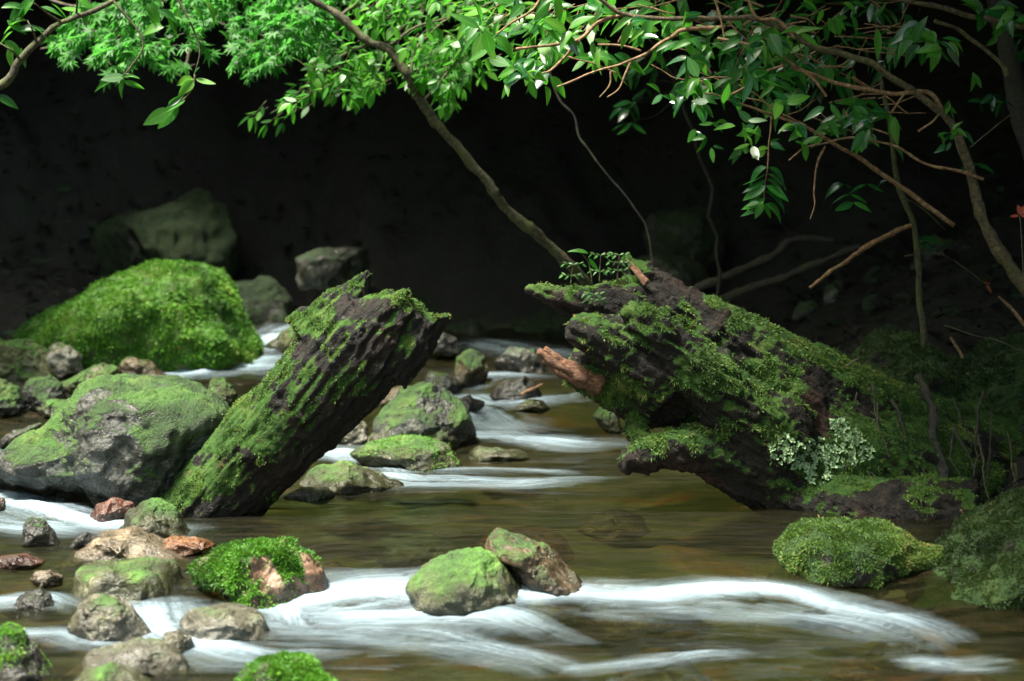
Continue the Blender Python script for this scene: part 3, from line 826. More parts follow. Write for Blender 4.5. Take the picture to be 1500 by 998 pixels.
ms = np.maximum(ms, .9 * sstep(.93, 1.0, V @ np.array(gL) / np.percentile(V @ np.array(gL), 99)) * (N[:, 2] > .1))
mask = sstep(0.0, .75, ms)
M['wood_l'] = wood_mat("wet_bark", gL, [(.003, .003, .0022), (.008, .0075, .0058), (.022, .02, .015), (.10, .095, .075)], .7, .2)
log = put("leaning_log", raw_mesh("leaning_log", V, Q, {"moss": mask}), M['wood_l'])
tag(log, "dark broken log leaning out of the water, moss on its upper flank", "log")
blades("moss", V, T, N, mask * sstep(-.25, .35, fbm(V * 30, 3, 91)), 36000, .0075, .0026, M['moss_log'], log, 5)
bvhL = BVHTree.FromPolygons(V.tolist(), T.tolist())

# split trunk
gR = (.82, 0, -.5)
ch = [
    [(1460, 730, 6.15, 120), (1380, 700, 6.1, 112), (1290, 655, 6.0, 98), (1185, 596, 5.9, 86), (1085, 542, 5.85, 76), (1010, 486, 5.82, 56), (958, 432, 5.8, 30), (932, 400, 5.8, 13), (916, 380, 5.8, 5)],
    [(1030, 500, 5.8, 56), (945, 452, 5.77, 42), (885, 449, 5.74, 31), (835, 441, 5.71, 20), (800, 429, 5.69, 11), (772, 420, 5.68, 5)],
    [(1140, 655, 5.64, 72), (1056, 580, 5.57, 50), (994, 518, 5.53, 38), (944, 470, 5.51, 26), (920, 452, 5.51, 11)],
    [(980, 560, 5.6, 58), (910, 508, 5.56, 41), (862, 487, 5.54, 26), (834, 482, 5.53, 11)],
    [(1060, 570, 5.72, 66), (1000, 570, 5.7, 55), (945, 580, 5.66, 42), (902, 574, 5.63, 31), (865, 558, 5.61, 23), (838, 545, 5.6, 17)],
    [(1400, 720, 5.95, 100), (1290, 700, 5.80, 95), (1180, 697, 5.70, 77), (1095, 677, 5.62, 52), (1032, 656, 5.56, 32), (972, 659, 5.53, 23), (936, 669, 5.52, 17), (912, 681, 5.51, 8)],
    [(915, 545, 5.62, 42), (872, 533, 5.61, 26), (846, 532, 5.6, 13)],
    [(950, 585, 5.62, 26), (934, 615, 5.6, 15), (938, 645, 5.56, 14), (955, 662, 5.54, 18)],
    [(1120, 620, 5.8, 95), (1230, 670, 5.85, 95)],
    [(1130, 725, 5.66, 34), (1190, 738, 5.58, 42), (1280, 760, 5.5, 62), (1420, 780, 5.45, 80)],
]
V, Q, T, N, gr = remesh_union(ch, .0075, 8, gR, .0155)
ms = N @ unit(np.array([-.1, -.25, 1])) * .9 + fbm(V * 6.5, 4, 71) * 1.0 + fbm(V * 17, 3, 72) * .55 + .16
# bare wood band that runs down from the crown of the trunk
c0, c1 = at(935, 455, 5.55), at(1050, 615, 5.6)
ax = unit(c1 - c0); dd = np.linalg.norm((V - c0) - ((V - c0) @ ax)[:, None] * ax, axis=1)
ms = ms - .5 * sstep(.1, -.05, V[:, 2])
ms = ms - 1.3 * sstep(.045, .015, dd + .03 * fbm(V * 9, 3, 73))
mask = sstep(0.02, .65, ms)
M['wood_r'] = wood_mat("rotting_wood", gR, [(.003, .0026, .0018), (.008, .0066, .0044), (.02, .0165, .011), (.06, .048, .033)], .6, .4)
trunk = put("split_log", raw_mesh("split_log", V, Q, {"moss": mask}), M['wood_r'])
tag(trunk, "huge split mossy trunk jutting from the bank like open jaws", "log")
blades("moss", V, T, N, mask * sstep(-.35, .3, fbm(V * 34, 3, 90)), 85000, .0125, .003, M['moss_log'], trunk, 6, .5, -.25)
bvhR = BVHTree.FromPolygons(V.tolist(), T.tolist())
def hit(bvh, px, py):
    d = ray(px, py)
    r = bvh.ray_cast(Vector(CAM), Vector(d).normalized())
    return (np.array(r[0]), np.array(r[1])) if r[0] is not None else (None, None)
# broken orange stub and the splinters of bare wood: parts with a look of their own
M['fresh'] = bark_mat("fresh_broken_wood", (.03, .012, .006), (.17, .068, .03), (.42, .23, .12), (.1, .05, .02), .3, (3, 12, 12), .9, .6)
g = Geo()
for k_, (a, b, e) in enumerate([((880, 566), (788, 514), 18), ((880, 560), (797, 511), 12), ((878, 572), (806, 536), 13), ((880, 566), (795, 528), 11)]):
    g.branch([(a[0], a[1], 5.575 + .01 * k_), ((a[0] + b[0]) / 2, (a[1] + b[1]) / 2 + 3, 5.56), (b[0], b[1], 5.55)], e, e * .35, 12, .35, 0, 22, k_)
st_ = g.build("branch_stub", M['fresh'], trunk)
st_["label"] = "broken stub of bare orange wood"
g = Geo()
for a, b, e in [((946, 418), (915, 377), 6), ((948, 414), (924, 384), 5)]:
    g.branch([(a[0], a[1], 5.70), ((a[0] + b[0]) / 2, (a[1] + b[1]) / 2, 5.71), (b[0], b[1], 5.76)], e, e * .25, 8, .3, 0, 16, int(e))
sp_ = g.build("splinter", M['fresh'], trunk)
sp_["label"] = "raised splinter of bare reddish wood"

# lichen rosettes on the trunk
def rosettes(region, n, bvh, r0, seed):
    rg = random.Random(seed)
    Vs, Fs, c = [], [], 0
    for _ in range(n):
        cx, cy, rr = rg.choice(region)
        a, d = rg.uniform(0, 6.28), rr * math.sqrt(rg.random())
        h, nn_ = hit(bvh, cx + d * math.cos(a), cy + d * .8 * math.sin(a))
        if h is None: continue
        nn_ = unit(nn_ + np.array([rg.gauss(0, .35), rg.gauss(0, .35) - .3, rg.gauss(0, .35)]))
        u_ = unit(np.cross(nn_, [rg.gauss(0, 1), rg.gauss(0, 1), rg.gauss(0, 1)])); v_ = np.cross(nn_, u_)
        R = r0 * rg.uniform(.5, 1.2); m = 11
        ctr = h + nn_ * .010
        Vs.append(ctr - nn_ * .004)
        ph = rg.uniform(0, 6)
        for j in range(m):
            t = 2 * math.pi * j / m
            q = R * (.75 + .35 * math.sin(3 * t + ph) + rg.uniform(-.15, .15))
            Vs.append(ctr + (u_ * math.cos(t) + v_ * math.sin(t)) * q + nn_ * R * (.3 * math.sin(4 * t + ph) + .25))
        Fs += [[c, c + 1 + j, c + 1 + (j + 1) % m] for j in range(m)]
        c += m + 1
    return np.array(Vs), np.array(Fs)
V_, F_ = rosettes([(1150, 655, 22), (1165, 670, 26), (1195, 672, 34), (1205, 660, 24), (1232, 668, 26), (1260, 662, 22), (1230, 625, 12), (1245, 640, 14), (1200, 690, 22)], 330, bvhR, .0095, 4)
k = NT("pale_lichen"); p = k.pos()
c = k.ramp(k.noise(60, 4, .6, p), [(.35, (.2, .32, .15)), (.6, (.38, .52, .27)), (.8, (.55, .66, .4))])
M['lichen'] = k.done(k.n("BsdfPrincipled", {"Base Color": c, "Roughness": .85}).outputs[0])
li = put("lichen", raw_mesh("lichen", V_, F_, None, True), M['lichen'], trunk)
li["kind"] = "stuff"; li["label"] = "pale mint green leafy lichen"

# ------------------------------------------------------------------ leaves
def t_oval(n=6, wid=.24, tip=1.6, fold=.22, droop=.18):
    Vv, rib = [], []
    for i in range(n + 1):
        t = i / n
        w = wid * (math.sin(math.pi * t ** .85) ** .8) * (1 - .25 * t) if 0 < i < n else 0.004
        zc = -droop * t * t
        Vv += [(t, -w, zc + fold * w), (t, 0, zc), (t, w, zc + fold * w)]
        rib += [1, 0, 1]
    Fs = []
    for i in range(n):
        a = i * 3
        Fs += [(a, a + 3, a + 4, a + 1), (a + 1, a + 4, a + 5, a + 2)]
    return np.array(Vv), np.array(Fs), np.array(rib, float)
def t_maple():
    """palmate leaf of seven pointed lobes"""
    Vv, rib = [(0.12, 0, 0)], [0.0]
    lob = [-2.2, -1.45, -.75, 0, .75, 1.45, 2.2]
    ln = [.38, .68, .92, 1.0, .92, .68, .38]
    pts = []
    for j, (a, l) in enumerate(zip(lob, ln)):
        if j: 
            b = (a + lob[j - 1]) / 2
            pts.append((.12 + .34 * math.cos(b), .34 * math.sin(b), -.02))
        pts.append((.12 + (l - .1) * .62 * math.cos(a - .13), (l - .1) * .62 * math.sin(a - .13), -.04))
        pts.append((.12 + l * math.cos(a) * .9, l * math.sin(a) * .9, -.16 * l))
        pts.append((.12 + (l - .1) * .62 * math.cos(a + .13), (l - .1) * .62 * math.sin(a + .13), -.04))
    Vv += pts
    m = len(pts)
    Fs = [(0, 1 + j, 1 + (j + 1)) for j in range(m - 1)]
    return np.array(Vv), np.array(Fs), np.array([0.3] + [1.0] * m)
class Leaves:
    def __init__(s, tpl): s.t = tpl; s.p, s.x, s.n, s.s = [], [], [], []
    def add(s, pos, x, n, size):
        s.p.append(pos); s.x.append(x); s.n.append(n); s.s.append(size)
    def build(s, name, mat, parent, seed=0):
        rg = np.random.default_rng(seed)
        p, x, n = np.array(s.p), unit(np.array(s.x)), np.array(s.n)
        n = unit(n - (n * x).sum(1, keepdims=True) * x)
        yv = np.cross(n, x)
        sz = np.array(s.s)
        Vt, Ft, rib = s.t
        wv = rg.uniform(.62, 1.2, len(p)); bend = rg.uniform(-.4, 3.2, len(p))
        V = p[:, None] + sz[:, None, None] * (x[:, None] * Vt[None, :, 0, None] + yv[:, None] * (Vt[None, :, 1] * wv[:, None])[..., None] + n[:, None] * (Vt[None, :, 2] * bend[:, None])[..., None])
        m = len(Vt)
        Fc = (Ft[None] + (np.arange(len(p)) * m)[:, None, None]).reshape(-1, Ft.shape[1])
        tint = np.clip(rg.normal(.48, .3, len(p)), 0, 1)
        me = raw_mesh(name, V.reshape(-1, 3), Fc, {"tint": np.repeat(tint, m), "rib": np.tile(rib, len(p))})
        return put(name, me, mat, parent)

OVAL, SMALL, MAPLE = t_oval(), t_oval(4, .27, 1.4, .12, .1), t_maple()
M['leaf_gloss'] = leaf_mat("glossy_leaf", [(0, (.008, .05, .016)), (.5, (.02, .115, .028)), (.85, (.045, .21, .035)), (1, (.08, .3, .05))], (.06, .4, .03), .28, .22, .3)
M['leaf_soft'] = leaf_mat("soft_leaf", [(0, (.012, .085, .012)), (.5, (.045, .2, .02)), (1, (.13, .33, .035))], (.14, .62, .04), .45, .4, 0.0)
M['leaf_maple'] = leaf_mat("maple_leaf", [(0, (.02, .11, .018)), (.5, (.05, .22, .03)), (1, (.11, .34, .06))], (.14, .65, .07), .5, .5, 0.0, False)
M['bark_or'] = bark_mat("orange_twig_bark", (.09, .045, .02), (.24, .13, .06), (.42, .27, .15), (.1, .12, .04), .25, (4, 4, 4), .5)
M['bark_ol'] = bark_mat("olive_bark", (.012, .011, .007), (.05, .045, .022), (.15, .13, .06), (.09, .11, .02), .7, (4, 4, 4), .7)
M['bark_gr'] = bark_mat("grey_bark", (.03, .026, .02), (.1, .085, .06), (.24, .2, .14), (.09, .11, .03), .4, (4, 4, 4), .6)
M['bark_tr'] = bark_mat('tan_bark', (.02, .016, .009), (.09, .065, .032), (.24, .18, .09), (.11, .13, .03), .45, (4, 4, 4), .8)
M['bark_dk'] = bark_mat("dark_bark", (.008, .007, .006), (.02, .018, .014), (.05, .042, .03), (.05, .07, .015), .35, (4, 4, 4), .7)

R_ = random.Random(12)
def pdir(dx, dy, depth=0.0):
    """a direction given as it looks in the picture, dy down"""
    return np.array([dx, depth, -dy], float)
def spray(L, G, px, py, Y, dx, dy, length, size, step, gap=.75, rs=1.2, curve=.25, up=(0, -.35, 1)):
    """one twig with alternate leaves in a flat spray; lengths in photo pixels"""
    n = max(3, int(length / step))
    a = math.atan2(dy, dx); x_, y_, yy = px, py, Y
    pts = [(x_, y_, yy)]
    cv = R_.uniform(-curve, curve) / n
    dz = R_.uniform(-.006, .006)
    for i in range(n):
        a += cv + R_.uniform(-.06, .06)
        x_ += math.cos(a) * step; y_ += math.sin(a) * step; yy += dz
        pts.append((x_, y_, yy))
        s = 1 if i % 2 else -1
        for sgn in ((s, -s) if gap < .5 else (s,)):
            b = a + sgn * R_.uniform(.5, 1.05)
            L.add(at(x_, y_, yy), pdir(math.cos(b), math.sin(b) * .6 + .12, R_.uniform(-.7, .7)),
                  np.array(up) + np.array([R_.gauss(0, .3), R_.gauss(0, .35), R_.gauss(0, .15)]), px2m(size, yy) * R_.uniform(.7, 1.2))
    L.add(at(x_, y_, yy), pdir(math.cos(a), math.sin(a) + .2, R_.uniform(-.3, .3)), np.array(up) + np.array([R_.gauss(0, .3), R_.gauss(0, .3), 0]), px2m(size, yy) * 1.1)
    if G: G.branch(pts, rs, rs * .4, 5, 0, 0, len(pts) * 2)
def inside(poly, x, y):
    r = False
    for i in range(len(poly)):
        (x1, y1), (x2, y2) = poly[i], poly[i - 1]
        if (y1 > y) != (y2 > y) and x < (x2 - x1) * (y - y1) / (y2 - y1) + x1: r = not r
    return r
def fill(L, G, poly, n, Y0, Y1, dirs, length, size, step, **kw):
    xs = [p_[0] for p_ in poly]; ys = [p_[1] for p_ in poly]
    c = 0
    while c < n:
        x_, y_ = R_.uniform(min(xs), max(xs)), R_.uniform(min(ys), max(ys))
        if not inside(poly, x_, y_): continue
        dx, dy = R_.choice(dirs)
        l = length * R_.uniform(.6, 1.3)
        # start so that the tip lies inside the outline
        spray(L, G, x_ - dx * l * .8, y_ - dy * l * .8, R_.uniform(Y0, Y1), dx, dy, l, size, step, **kw)
        c += 1

# --- Japanese maple over the far side
mt = empty("maple_tree", at(-700, 470, 8.3))
tag(mt, "maple with fine star shaped leaves fanned out over the dark pool", "tree")
G = Geo(); L = Leaves(MAPLE)
P = G.branch([(-700, 480, 8.3), (-680, 200, 8.3), (-560, -60, 8.2), (-300, -160, 8.1), (-50, -120, 8.0), (150, -70, 7.9), (330, -30, 7.8)], 42, 6, 10, .15, .03, 50, 3)
for b in ([(-50, -120, 8.0), (60, -10, 7.8), (160, 20, 7.7)], [(150, -70, 7.9), (260, 0, 7.8), (330, 40, 7.7)], [(330, -30, 7.8), (420, 10, 7.7), (470, 30, 7.6)],
          [(160, 52, 7.6), (110, 57, 7.6), (62, 72, 7.6)], [(278, 70, 7.6), (272, 90, 7.6), (262, 100, 7.6)], [(250, -30, 7.8), (280, 40, 7.65), (278, 70, 7.6)]):
    G.branch(b, 3, 1.2, 6, .1, .01, 18, 4)
D = [(-.75, .5), (-.5, .6), (-.9, .25), (.5, .55), (.1, .75)]
for po, n_ in (([(70, 62), (130, 0), (220, -20), (500, -20), (480, 30), (400, 45), (330, 50), (310, 80), (245, 112), (210, 75), (130, 85), (85, 75)], 92),
               ([(120, 108), (160, 65), (230, 50), (215, 95), (150, 112)], 10),
               ([(340, 75), (345, 40), (430, 20), (470, 40), (480, 70), (410, 62), (402, 100), (372, 112)], 42),
               ([(420, 60), (440, 30), (490, 20), (500, 60), (450, 68)], 12)):
    fill(L, G, po, n_, 6.7, 7.5, D, 48, 19, 9, gap=.4, rs=.7)
G.build("trunk", M['bark_gr'], None)
tr_ = bpy.data.objects[[o.name for o in bpy.data.objects if o.name.startswith("trunk")][-1]]
adopt(tr_, mt)
adopt(L.build("foliage", M['leaf_maple'], None, 2), mt)

def tree(name, label, base, trunk_geo, bark, leaves, lmat, seed, cat="tree", part="trunk", group=None):
    r = empty(name, base)
    tag(r, label, cat, group)
    adopt(trunk_geo.build(part, bark), r)
    for l, m in zip(leaves, lmat):
        if l.p: adopt(l.build("foliage", m, None, seed), r)
    return r

# --- near broad leaved tree in the upper corner
G = Geo(); L = Leaves(OVAL)
G.branch([(-420, 640, 5.4), (-400, 400, 5.3), (-260, 230, 5.2), (-90, 200, 5.15), (0, 127, 5.1), (30, 88, 5.1), (90, 33, 5.1), (167, 2, 5.1), (240, -40, 5.1)], 11, 2.2, 9, .15, .01, 60, 5)
for b in ([(30, 88, 5.1), (18, 75, 5.0), (-5, 60, 5.0)], [(90, 33, 5.1), (70, 20, 5.05), (50, 5, 5.0)], [(55, 66, 5.1), (48, 45, 5.0), (40, 30, 5.0)], [(112, 20, 5.1), (113, 0, 5.05), (110, -20, 5)],
          [(167, 2, 5.1), (210, 60, 5.1), (190, 100, 5.1), (172, 118, 5.1)], [(240, -40, 5.1), (290, 60, 5.1), (286, 108, 5.1)], [(286, 108, 5.1), (282, 130, 5.1), (265, 150, 5.1)], [(-60, 190, 5.15), (-30, 150, 5.1), (0, 143, 5.1)]):
    G.branch(b, 2, .9, 6, .1, 0, 14, 6)
def lf(L, px, py, dx, dy, size, Y=5.1, dep=None, n=(0, -.6, .9), jit=.25):
    """one leaf: stem point, where it points in the picture, its length in photo pixels"""
    L.add(at(px, py, Y), pdir(dx, dy, R_.uniform(-.3, .3) if dep is None else dep), np.array(n) + np.array([R_.gauss(0, jit) for _ in range(3)]), px2m(size, Y))
for a in [(2, 12, 1, -.2, 42), (0, 22, -1, .3, 40), (35, 10, -.6, .5, 40), (38, 30, -1, .1, 38), (20, 45, -.8, .6, 36), (5, 60, .9, .6, 40), (18, 68, -.2, 1, 34), (30, 70, .2, .9, 30),
          (48, 40, .8, .3, 34), (60, 10, 1, .3, 36), (75, 5, .7, .5, 36), (90, 12, .9, .1, 36), (28, 45, .9, -.2, 36), (10, 30, .8, .5, 34), (50, 0, -.6, .5, 40), (110, -5, .8, .5, 34),
          (120, 10, .2, .8, 30), (-5, 140, 1, .5, 36), (230, 15, .8, .3, 40), (255, 25, .9, .15, 40), (245, 20, .3, .7, 36), (240, 40, -.9, .1, 36), (280, 8, .7, .6, 36), (320, 45, .6, .4, 30),
          (215, 5, .5, .7, 38), (262, 12, -.2, .8, 34), (300, 2, .5, .6, 34)]:
    lf(L, *a)
# hanging sprigs of toothed leaves
for a in [(182, 112, -1, .15, 34), (172, 116, -1, .25, 38), (182, 118, -.3, .6, 30), (178, 112, .8, -.1, 26), (182, 119, 1, .35, 30),
          (284, 116, -1, .12, 34), (284, 118, -.6, .6, 30), (286, 115, 1, .3, 32), (284, 108, .3, -.4, 14),
          (272, 146, -.7, .5, 34), (262, 152, -.7, .75, 50), (250, 160, -1, .6, 46), (246, 156, .8, -.6, 28)]:
    lf(L, *a, n=(0, -.9, .6))
tree("broadleaf_tree", "near tree with large soft leaves on an arching branch in the upper corner", at(-420, 640, 5.4), G, M['bark_ol'], [L], [M['leaf_soft']], 3)

# --- leaning tree whose bare trunk crosses the dark middle
G = Geo(); L = Leaves(SMALL)
P = G.branch([(905, 520, 7.1), (870, 430, 7.0), (825, 380, 6.9), (790, 345, 6.85), (742, 310, 6.8), (715, 270, 6.75), (660, 205, 6.7), (618, 150, 6.65), (598, 115, 6.6), (575, 76, 6.6), (540, 62, 6.6), (495, 25, 6.6), (440, -10, 6.6), (300, -90, 6.6)], 8, 5.5, 12, .35, .004, 110, 9)
for b in ([(575, 76, 6.6), (570, 62, 6.6), (571, 50, 6.6)], [(598, 125, 6.6), (620, 60, 6.7), (700, 0, 6.9), (760, -40, 7.0)], [(560, 70, 6.6), (640, 30, 6.7), (720, 5, 6.8)],
          [(495, 25, 6.6), (560, -20, 6.8), (650, -40, 7.0)], [(540, 62, 6.6), (500, 85, 6.7), (455, 120, 6.8), (420, 150, 6.8), (395, 165, 6.8)], [(620, 150, 6.65), (650, 110, 6.7), (690, 60, 6.8)],
          [(560, 30, 6.8), (590, 10, 6.8), (625, 5, 6.8)], [(580, 45, 6.8), (620, 15, 6.9), (670, 2, 6.9)]):
    G.branch(b, 2.6, 1.0, 6, .1, .008, 20, 2)
D = [(-.8, .45), (-.65, .6), (-.9, .3), (-.3, .7), (.5, .5)]
for po, n_, dd_ in (([(470, 20), (500, -20), (760, -20), (755, 60), (690, 70), (650, 80), (620, 60), (560, 45), (520, 30)], 95, D),
                    ([(470, 90), (520, 62), (560, 70), (572, 120), (545, 142), (500, 140), (470, 120)], 44, D),
                    ([(580, 70), (620, 50), (700, 60), (705, 110), (660, 125), (610, 120)], 58, D),
                    ([(625, 105), (690, 100), (672, 140), (665, 172), (650, 175), (645, 135)], 18, [(-.4, .8), (-.1, .9)]),
                    ([(365, 165), (420, 135), (470, 110), (475, 130), (430, 170), (400, 188), (375, 180)], 15, [(-.85, .5), (-.7, .6)]),
                    ([(440, 95), (480, 80), (480, 110), (450, 112)], 8, D)):
    fill(L, G, po, n_, 6.5, 7.4, dd_, 44, 21, 10, gap=.8, rs=.7)
tree("leaning_tree", "slender leaning tree whose mossy trunk crosses the dark middle diagonally", at(905, 520, 7.1), G, M['bark_ol'], [L], [M['leaf_soft']], 4)

# --- camellia like tree of the far bank with glossy leaves and orange twigs
G = Geo(); L = Leaves(OVAL); L2 = Leaves(OVAL)
Yc = 5.4
GT = Geo(); BR = []
def br(pts, r0, r1, wob=.006, Y=Yc, dY=0.0, seed=0):
    n = len(pts)
    g = GT if seed in (1, 2) else Geo()
    g.branch([(a, b, Y + dY * i / max(1, n - 1)) for i, (a, b) in enumerate(pts)], r0, r1, 8, .2, wob, n * 7, seed)
    if g is not GT: BR.append(g.build("branch" if seed < 30 else "twig", M['bark_tr'] if seed in (8, 9) else M['bark_or']))
br([(1640, 640), (1580, 530), (1500, 420), (1470, 380), (1443, 330), (1422, 255), (1398, 185)], 13, 6.5, .005, 5.5, -.1, 1)
br([(1400, 190), (1378, 165), (1337, 133), (1300, 112), (1265, 89), (1200, 71), (1165, 55), (1110, 26), (1060, 25), (1020, 27), (977, 28), (912, 20), (885, 2), (850, -20)], 5.8, 2.6, .005, 5.4, -.15, 2)
br([(1378, 165), (1363, 138), (1333, 136), (1293, 135), (1233, 123), (1200, 113), (1160, 92), (1130, 70)], 4.2, 2, .005, 5.4, -.1, 3)
br([(1210, 142), (1196, 122), (1178, 106), (1158, 99)], 2.2, 2.2, .002, 5.32, 0, 4)
br([(1398, 330), (1300, 262), (1262, 235), (1222, 212), (1180, 186), (1120, 165), (1060, 143), (1035, 138)], 4, 1.2, .004, 5.5, -.2, 5)
br([(1440, 262), (1405, 251), (1360, 240), (1310, 212), (1250, 203), (1213, 210), (1180, 218), (1155, 236)], 2.6, 1.2, .004, 5.4, -.1, 6)
br([(1208, 213), (1196, 240), (1191, 280), (1193, 300), (1187, 322)], 1.8, .8, .003, 5.35, 0, 7)
br([(1500, 40), (1415, 22), (1380, 12), (1333, 5), (1280, -8)], 4.5, 3, .004, 5.5, 0, 8)
br([(1475, 110), (1465, 92), (1440, 70), (1405, 43), (1370, 30)], 4, 2.5, .004, 5.45, 0, 9)
br([(1165, 57), (1140, 30), (1110, 26), (1095, -5)], 3, 2.4, .003, 5.3, 0, 10)
br([(912, 20), (875, 36), (850, 58), (800, 66), (755, 72)], 3.4, 1.8, .004, 5.3, -.1, 11)
br([(850, 60), (830, 82), (808, 104), (795, 108)], 2.6, 1.2, .003, 5.25, 0, 12)
br([(1060, 40), (1000, 44), (985, 52), (950, 76), (915, 91), (865, 107), (815, 126)], 3.2, 1.2, .004, 5.3, -.1, 13)
br([(925, 90), (914, 115), (906, 132), (890, 144)], 2, .8, .003, 5.25, 0, 14)
br([(905, 62), (918, 40), (930, 22)], 1.6, 1.6, .002, 5.25, 0, 15)
br([(895, 105), (893, 125), (878, 143)], 1.5, .8, .002, 5.25, 0, 16)
br([(940, 75), (910, 67), (875, 65)], 1.8, 1.2, .002, 5.25, 0, 17)
br([(1045, -10), (1055, 25), (1062, 56)], 2, 1.2, .002, 5.25, 0, 18)
br([(1098, 66), (1075, 60), (1050, 56)], 2.6, 2.2, .002, 5.2, 0, 19)
br([(830, 84), (870, 93), (905, 108)], 1.4, 1, .003, 5.28, 0, 20)
br([(795, -5), (780, 15), (750, 34), (728, 50)], 2.2, 1.3, .003, 5.2, 0, 21)
br([(1060, 143), (1090, 128), (1112, 108), (1150, 95)], 1.4, 1.8, .004, 5.3, 0, 22)
br([(1180, 186), (1150, 170), (1120, 150), (1090, 143)], 1.2, .8, .004, 5.3, 0, 23)
br([(1130, 170), (1128, 200), (1124, 250), (1118, 300)], 1.5, .9, .003, 5.4, 0, 24)
br([(1240, 165), (1250, 178), (1285, 190), (1300, 196)], 1.8, 1.2, .003, 5.35, 0, 25)
br([(1345, 194), (1365, 180), (1376, 168)], 1.6, 1.4, .002, 5.35, 0, 26)
br([(1305, 165), (1315, 150), (1325, 137)], 2, 1.6, .002, 5.35, 0, 27)
for i in range(46):   # fine tangle of twigs inside the crown
    x_, y_ = R_.uniform(980, 1360), R_.uniform(0, 190)
    if y_ > 60 + (x_ - 980) * .35 + 60: continue
    a = R_.uniform(2.6, 3.9) if R_.random() < .7 else R_.uniform(-.5, .8)
    l = R_.uniform(40, 110)
    br([(x_, y_), (x_ + math.cos(a) * l * .5 + R_.uniform(-8, 8), y_ + math.sin(a) * l * .5 + R_.uniform(-8, 8)), (x_ + math.cos(a) * l, y_ + math.sin(a) * l)], R_.uniform(.9, 1.8), .7, .006, 5.55 + R_.uniform(-.1, .3), 0, 30 + i)
CL = [(1018, 30, 3, 44), (1015, 60, 4, 46), (1012, 85, 4, 46), (1040, 70, 2, 40), (1020, 120, 4, 44), (1045, 125, 4, 46), (1020, 150, 3, 36), (1060, 145, 3, 40), (1045, 185, 3, 34), (1040, 205, 2, 32),
      (1085, 185, 3, 36), (1110, 190, 4, 34), (1095, 215, 3, 34), (1120, 215, 2, 30), (1130, 45, 4, 50), (1120, 65, 4, 50), (1150, 60, 4, 54), (1160, 75, 3, 50), (1100, 110, 5, 46), (1125, 115, 5, 48), (1145, 135, 4, 44),
      (1175, 100, 3, 42), (1150, 150, 3, 40), (1090, 60, 3, 40), (1080, 20, 3, 40), (1230, 165, 4, 44), (1225, 180, 3, 40), (1260, 150, 3, 48), (1250, 160, 4, 46), (1280, 170, 3, 44), (1300, 165, 2, 54), (1270, 195, 3, 40),
      (1205, 100, 3, 42), (1170, 185, 3, 36), (1180, 205, 3, 34), (1212, 195, 3, 34), (1345, 40, 4, 52), (1345, 68, 3, 46), (1370, 62, 4, 48), (1395, 65, 3, 42), (1430, 20, 4, 50), (1455, 12, 4, 44), (1480, 20, 4, 44),
      (1465, 40, 3, 36), (1240, 20, 2, 40), (1200, 20, 3, 40), (1255, 195, 3, 36), (1390, 155, 3, 30), (1400, 200, 3, 28), (1380, 200, 2, 28),
      (880, 70, 4, 44), (900, 85, 4, 48), (865, 85, 3, 40), (940, 50, 4, 46), (925, 30, 3, 40), (985, 55, 4, 46), (975, 35, 3, 40), (835, 45, 4, 44), (825, 55, 3, 44), (860, 10, 3, 44), (810, 0, 3, 44), (885, 15, 3, 40),
      (760, 0, 3, 44), (780, 95, 3, 40), (760, 100, 4, 40), (745, 118, 3, 34), (775, 112, 3, 34), (798, 108, 3, 44), (740, 50, 3, 50), (720, 55, 3, 50), (700, 45, 3, 56), (715, 80, 2, 44), (800, 40, 2, 36), (1000, 140, 3, 36), (975, 145, 3, 34)]
for cx, cy, n_, sz in CL + [(a + R_.uniform(-22, 22), b + R_.uniform(-16, 14), max(2, c - 1), d * .85) for a, b, c, d in CL]:
    yy = Yc + R_.uniform(-.3, .25)
    for j in range(n_):
        a = R_.uniform(-.3, math.pi + .3) if R_.random() < .75 else R_.uniform(-math.pi, 0)
        (L if R_.random() < .62 else L2).add(at(cx + R_.uniform(-8, 8), cy + R_.uniform(-7, 7), yy), pdir(math.cos(a), math.sin(a) * .8 + .2, R_.uniform(-.8, .5)),
              np.array([R_.gauss(0, .45), -.95 + R_.gauss(0, .4), .65]), px2m(sz * R_.uniform(.6, .95), yy))
DD = [(-.9, .3), (-.7, .5), (-.95, .1), (-.4, .7), (.6, .5)]
fill(L2, G, [(985, 0), (1340, 0), (1330, 70), (1250, 130), (1150, 150), (1010, 110)], 44, 5.7, 6.4, DD, 60, 38, 17, gap=.8, rs=.9)
fill(L, G, [(690, 0), (985, 0), (965, 60), (850, 70), (760, 80), (700, 60)], 26, 5.6, 6.2, DD, 60, 38, 17, gap=.8, rs=.9)
for a in [(1228, 22, 0, 1, 34), (1284, 42, .1, 1, 46), (1425, 105, .1, 1, 30), (1425, 108, .6, .8, 26)]: lf(L, *a, Y=5.35, n=(.2, -1, .2))
for j in range(7):                                    # the hanging sprig of dark leaves
    y_ = 245 + j * 9
    for s in (-1, 1): lf(L2, 1124 - j * .6, y_, s, .55, 40, 5.4, n=(0, -.5, .9))
for a in [(1118, 298, -.5, .9, 26), (1118, 298, .6, .9, 28), (1112, 296, -1, .3, 20)]: lf(L, *a, Y=5.38, n=(0, -.8, .6))
for cx, cy in [(1245, 285), (1270, 270), (1250, 297), (1235, 270), (1430, 240), (1405, 195)]:
    for s in (-1, 1): lf(L2, cx, cy, s, .4, 30, 5.7)
tree("glossy_leaved_tree", "tree with glossy oval leaves and orange brown twigs arching from the far bank", at(1640, 640, 5.5), GT, M['bark_tr'], [L, L2], [M['leaf_soft'], M['leaf_gloss']], 6)
G_ = G.build("twig_tangle", M['bark_or']); G_["kind"] = "stuff"
adopt(G_, bpy.data.objects["glossy_leaved_tree"])
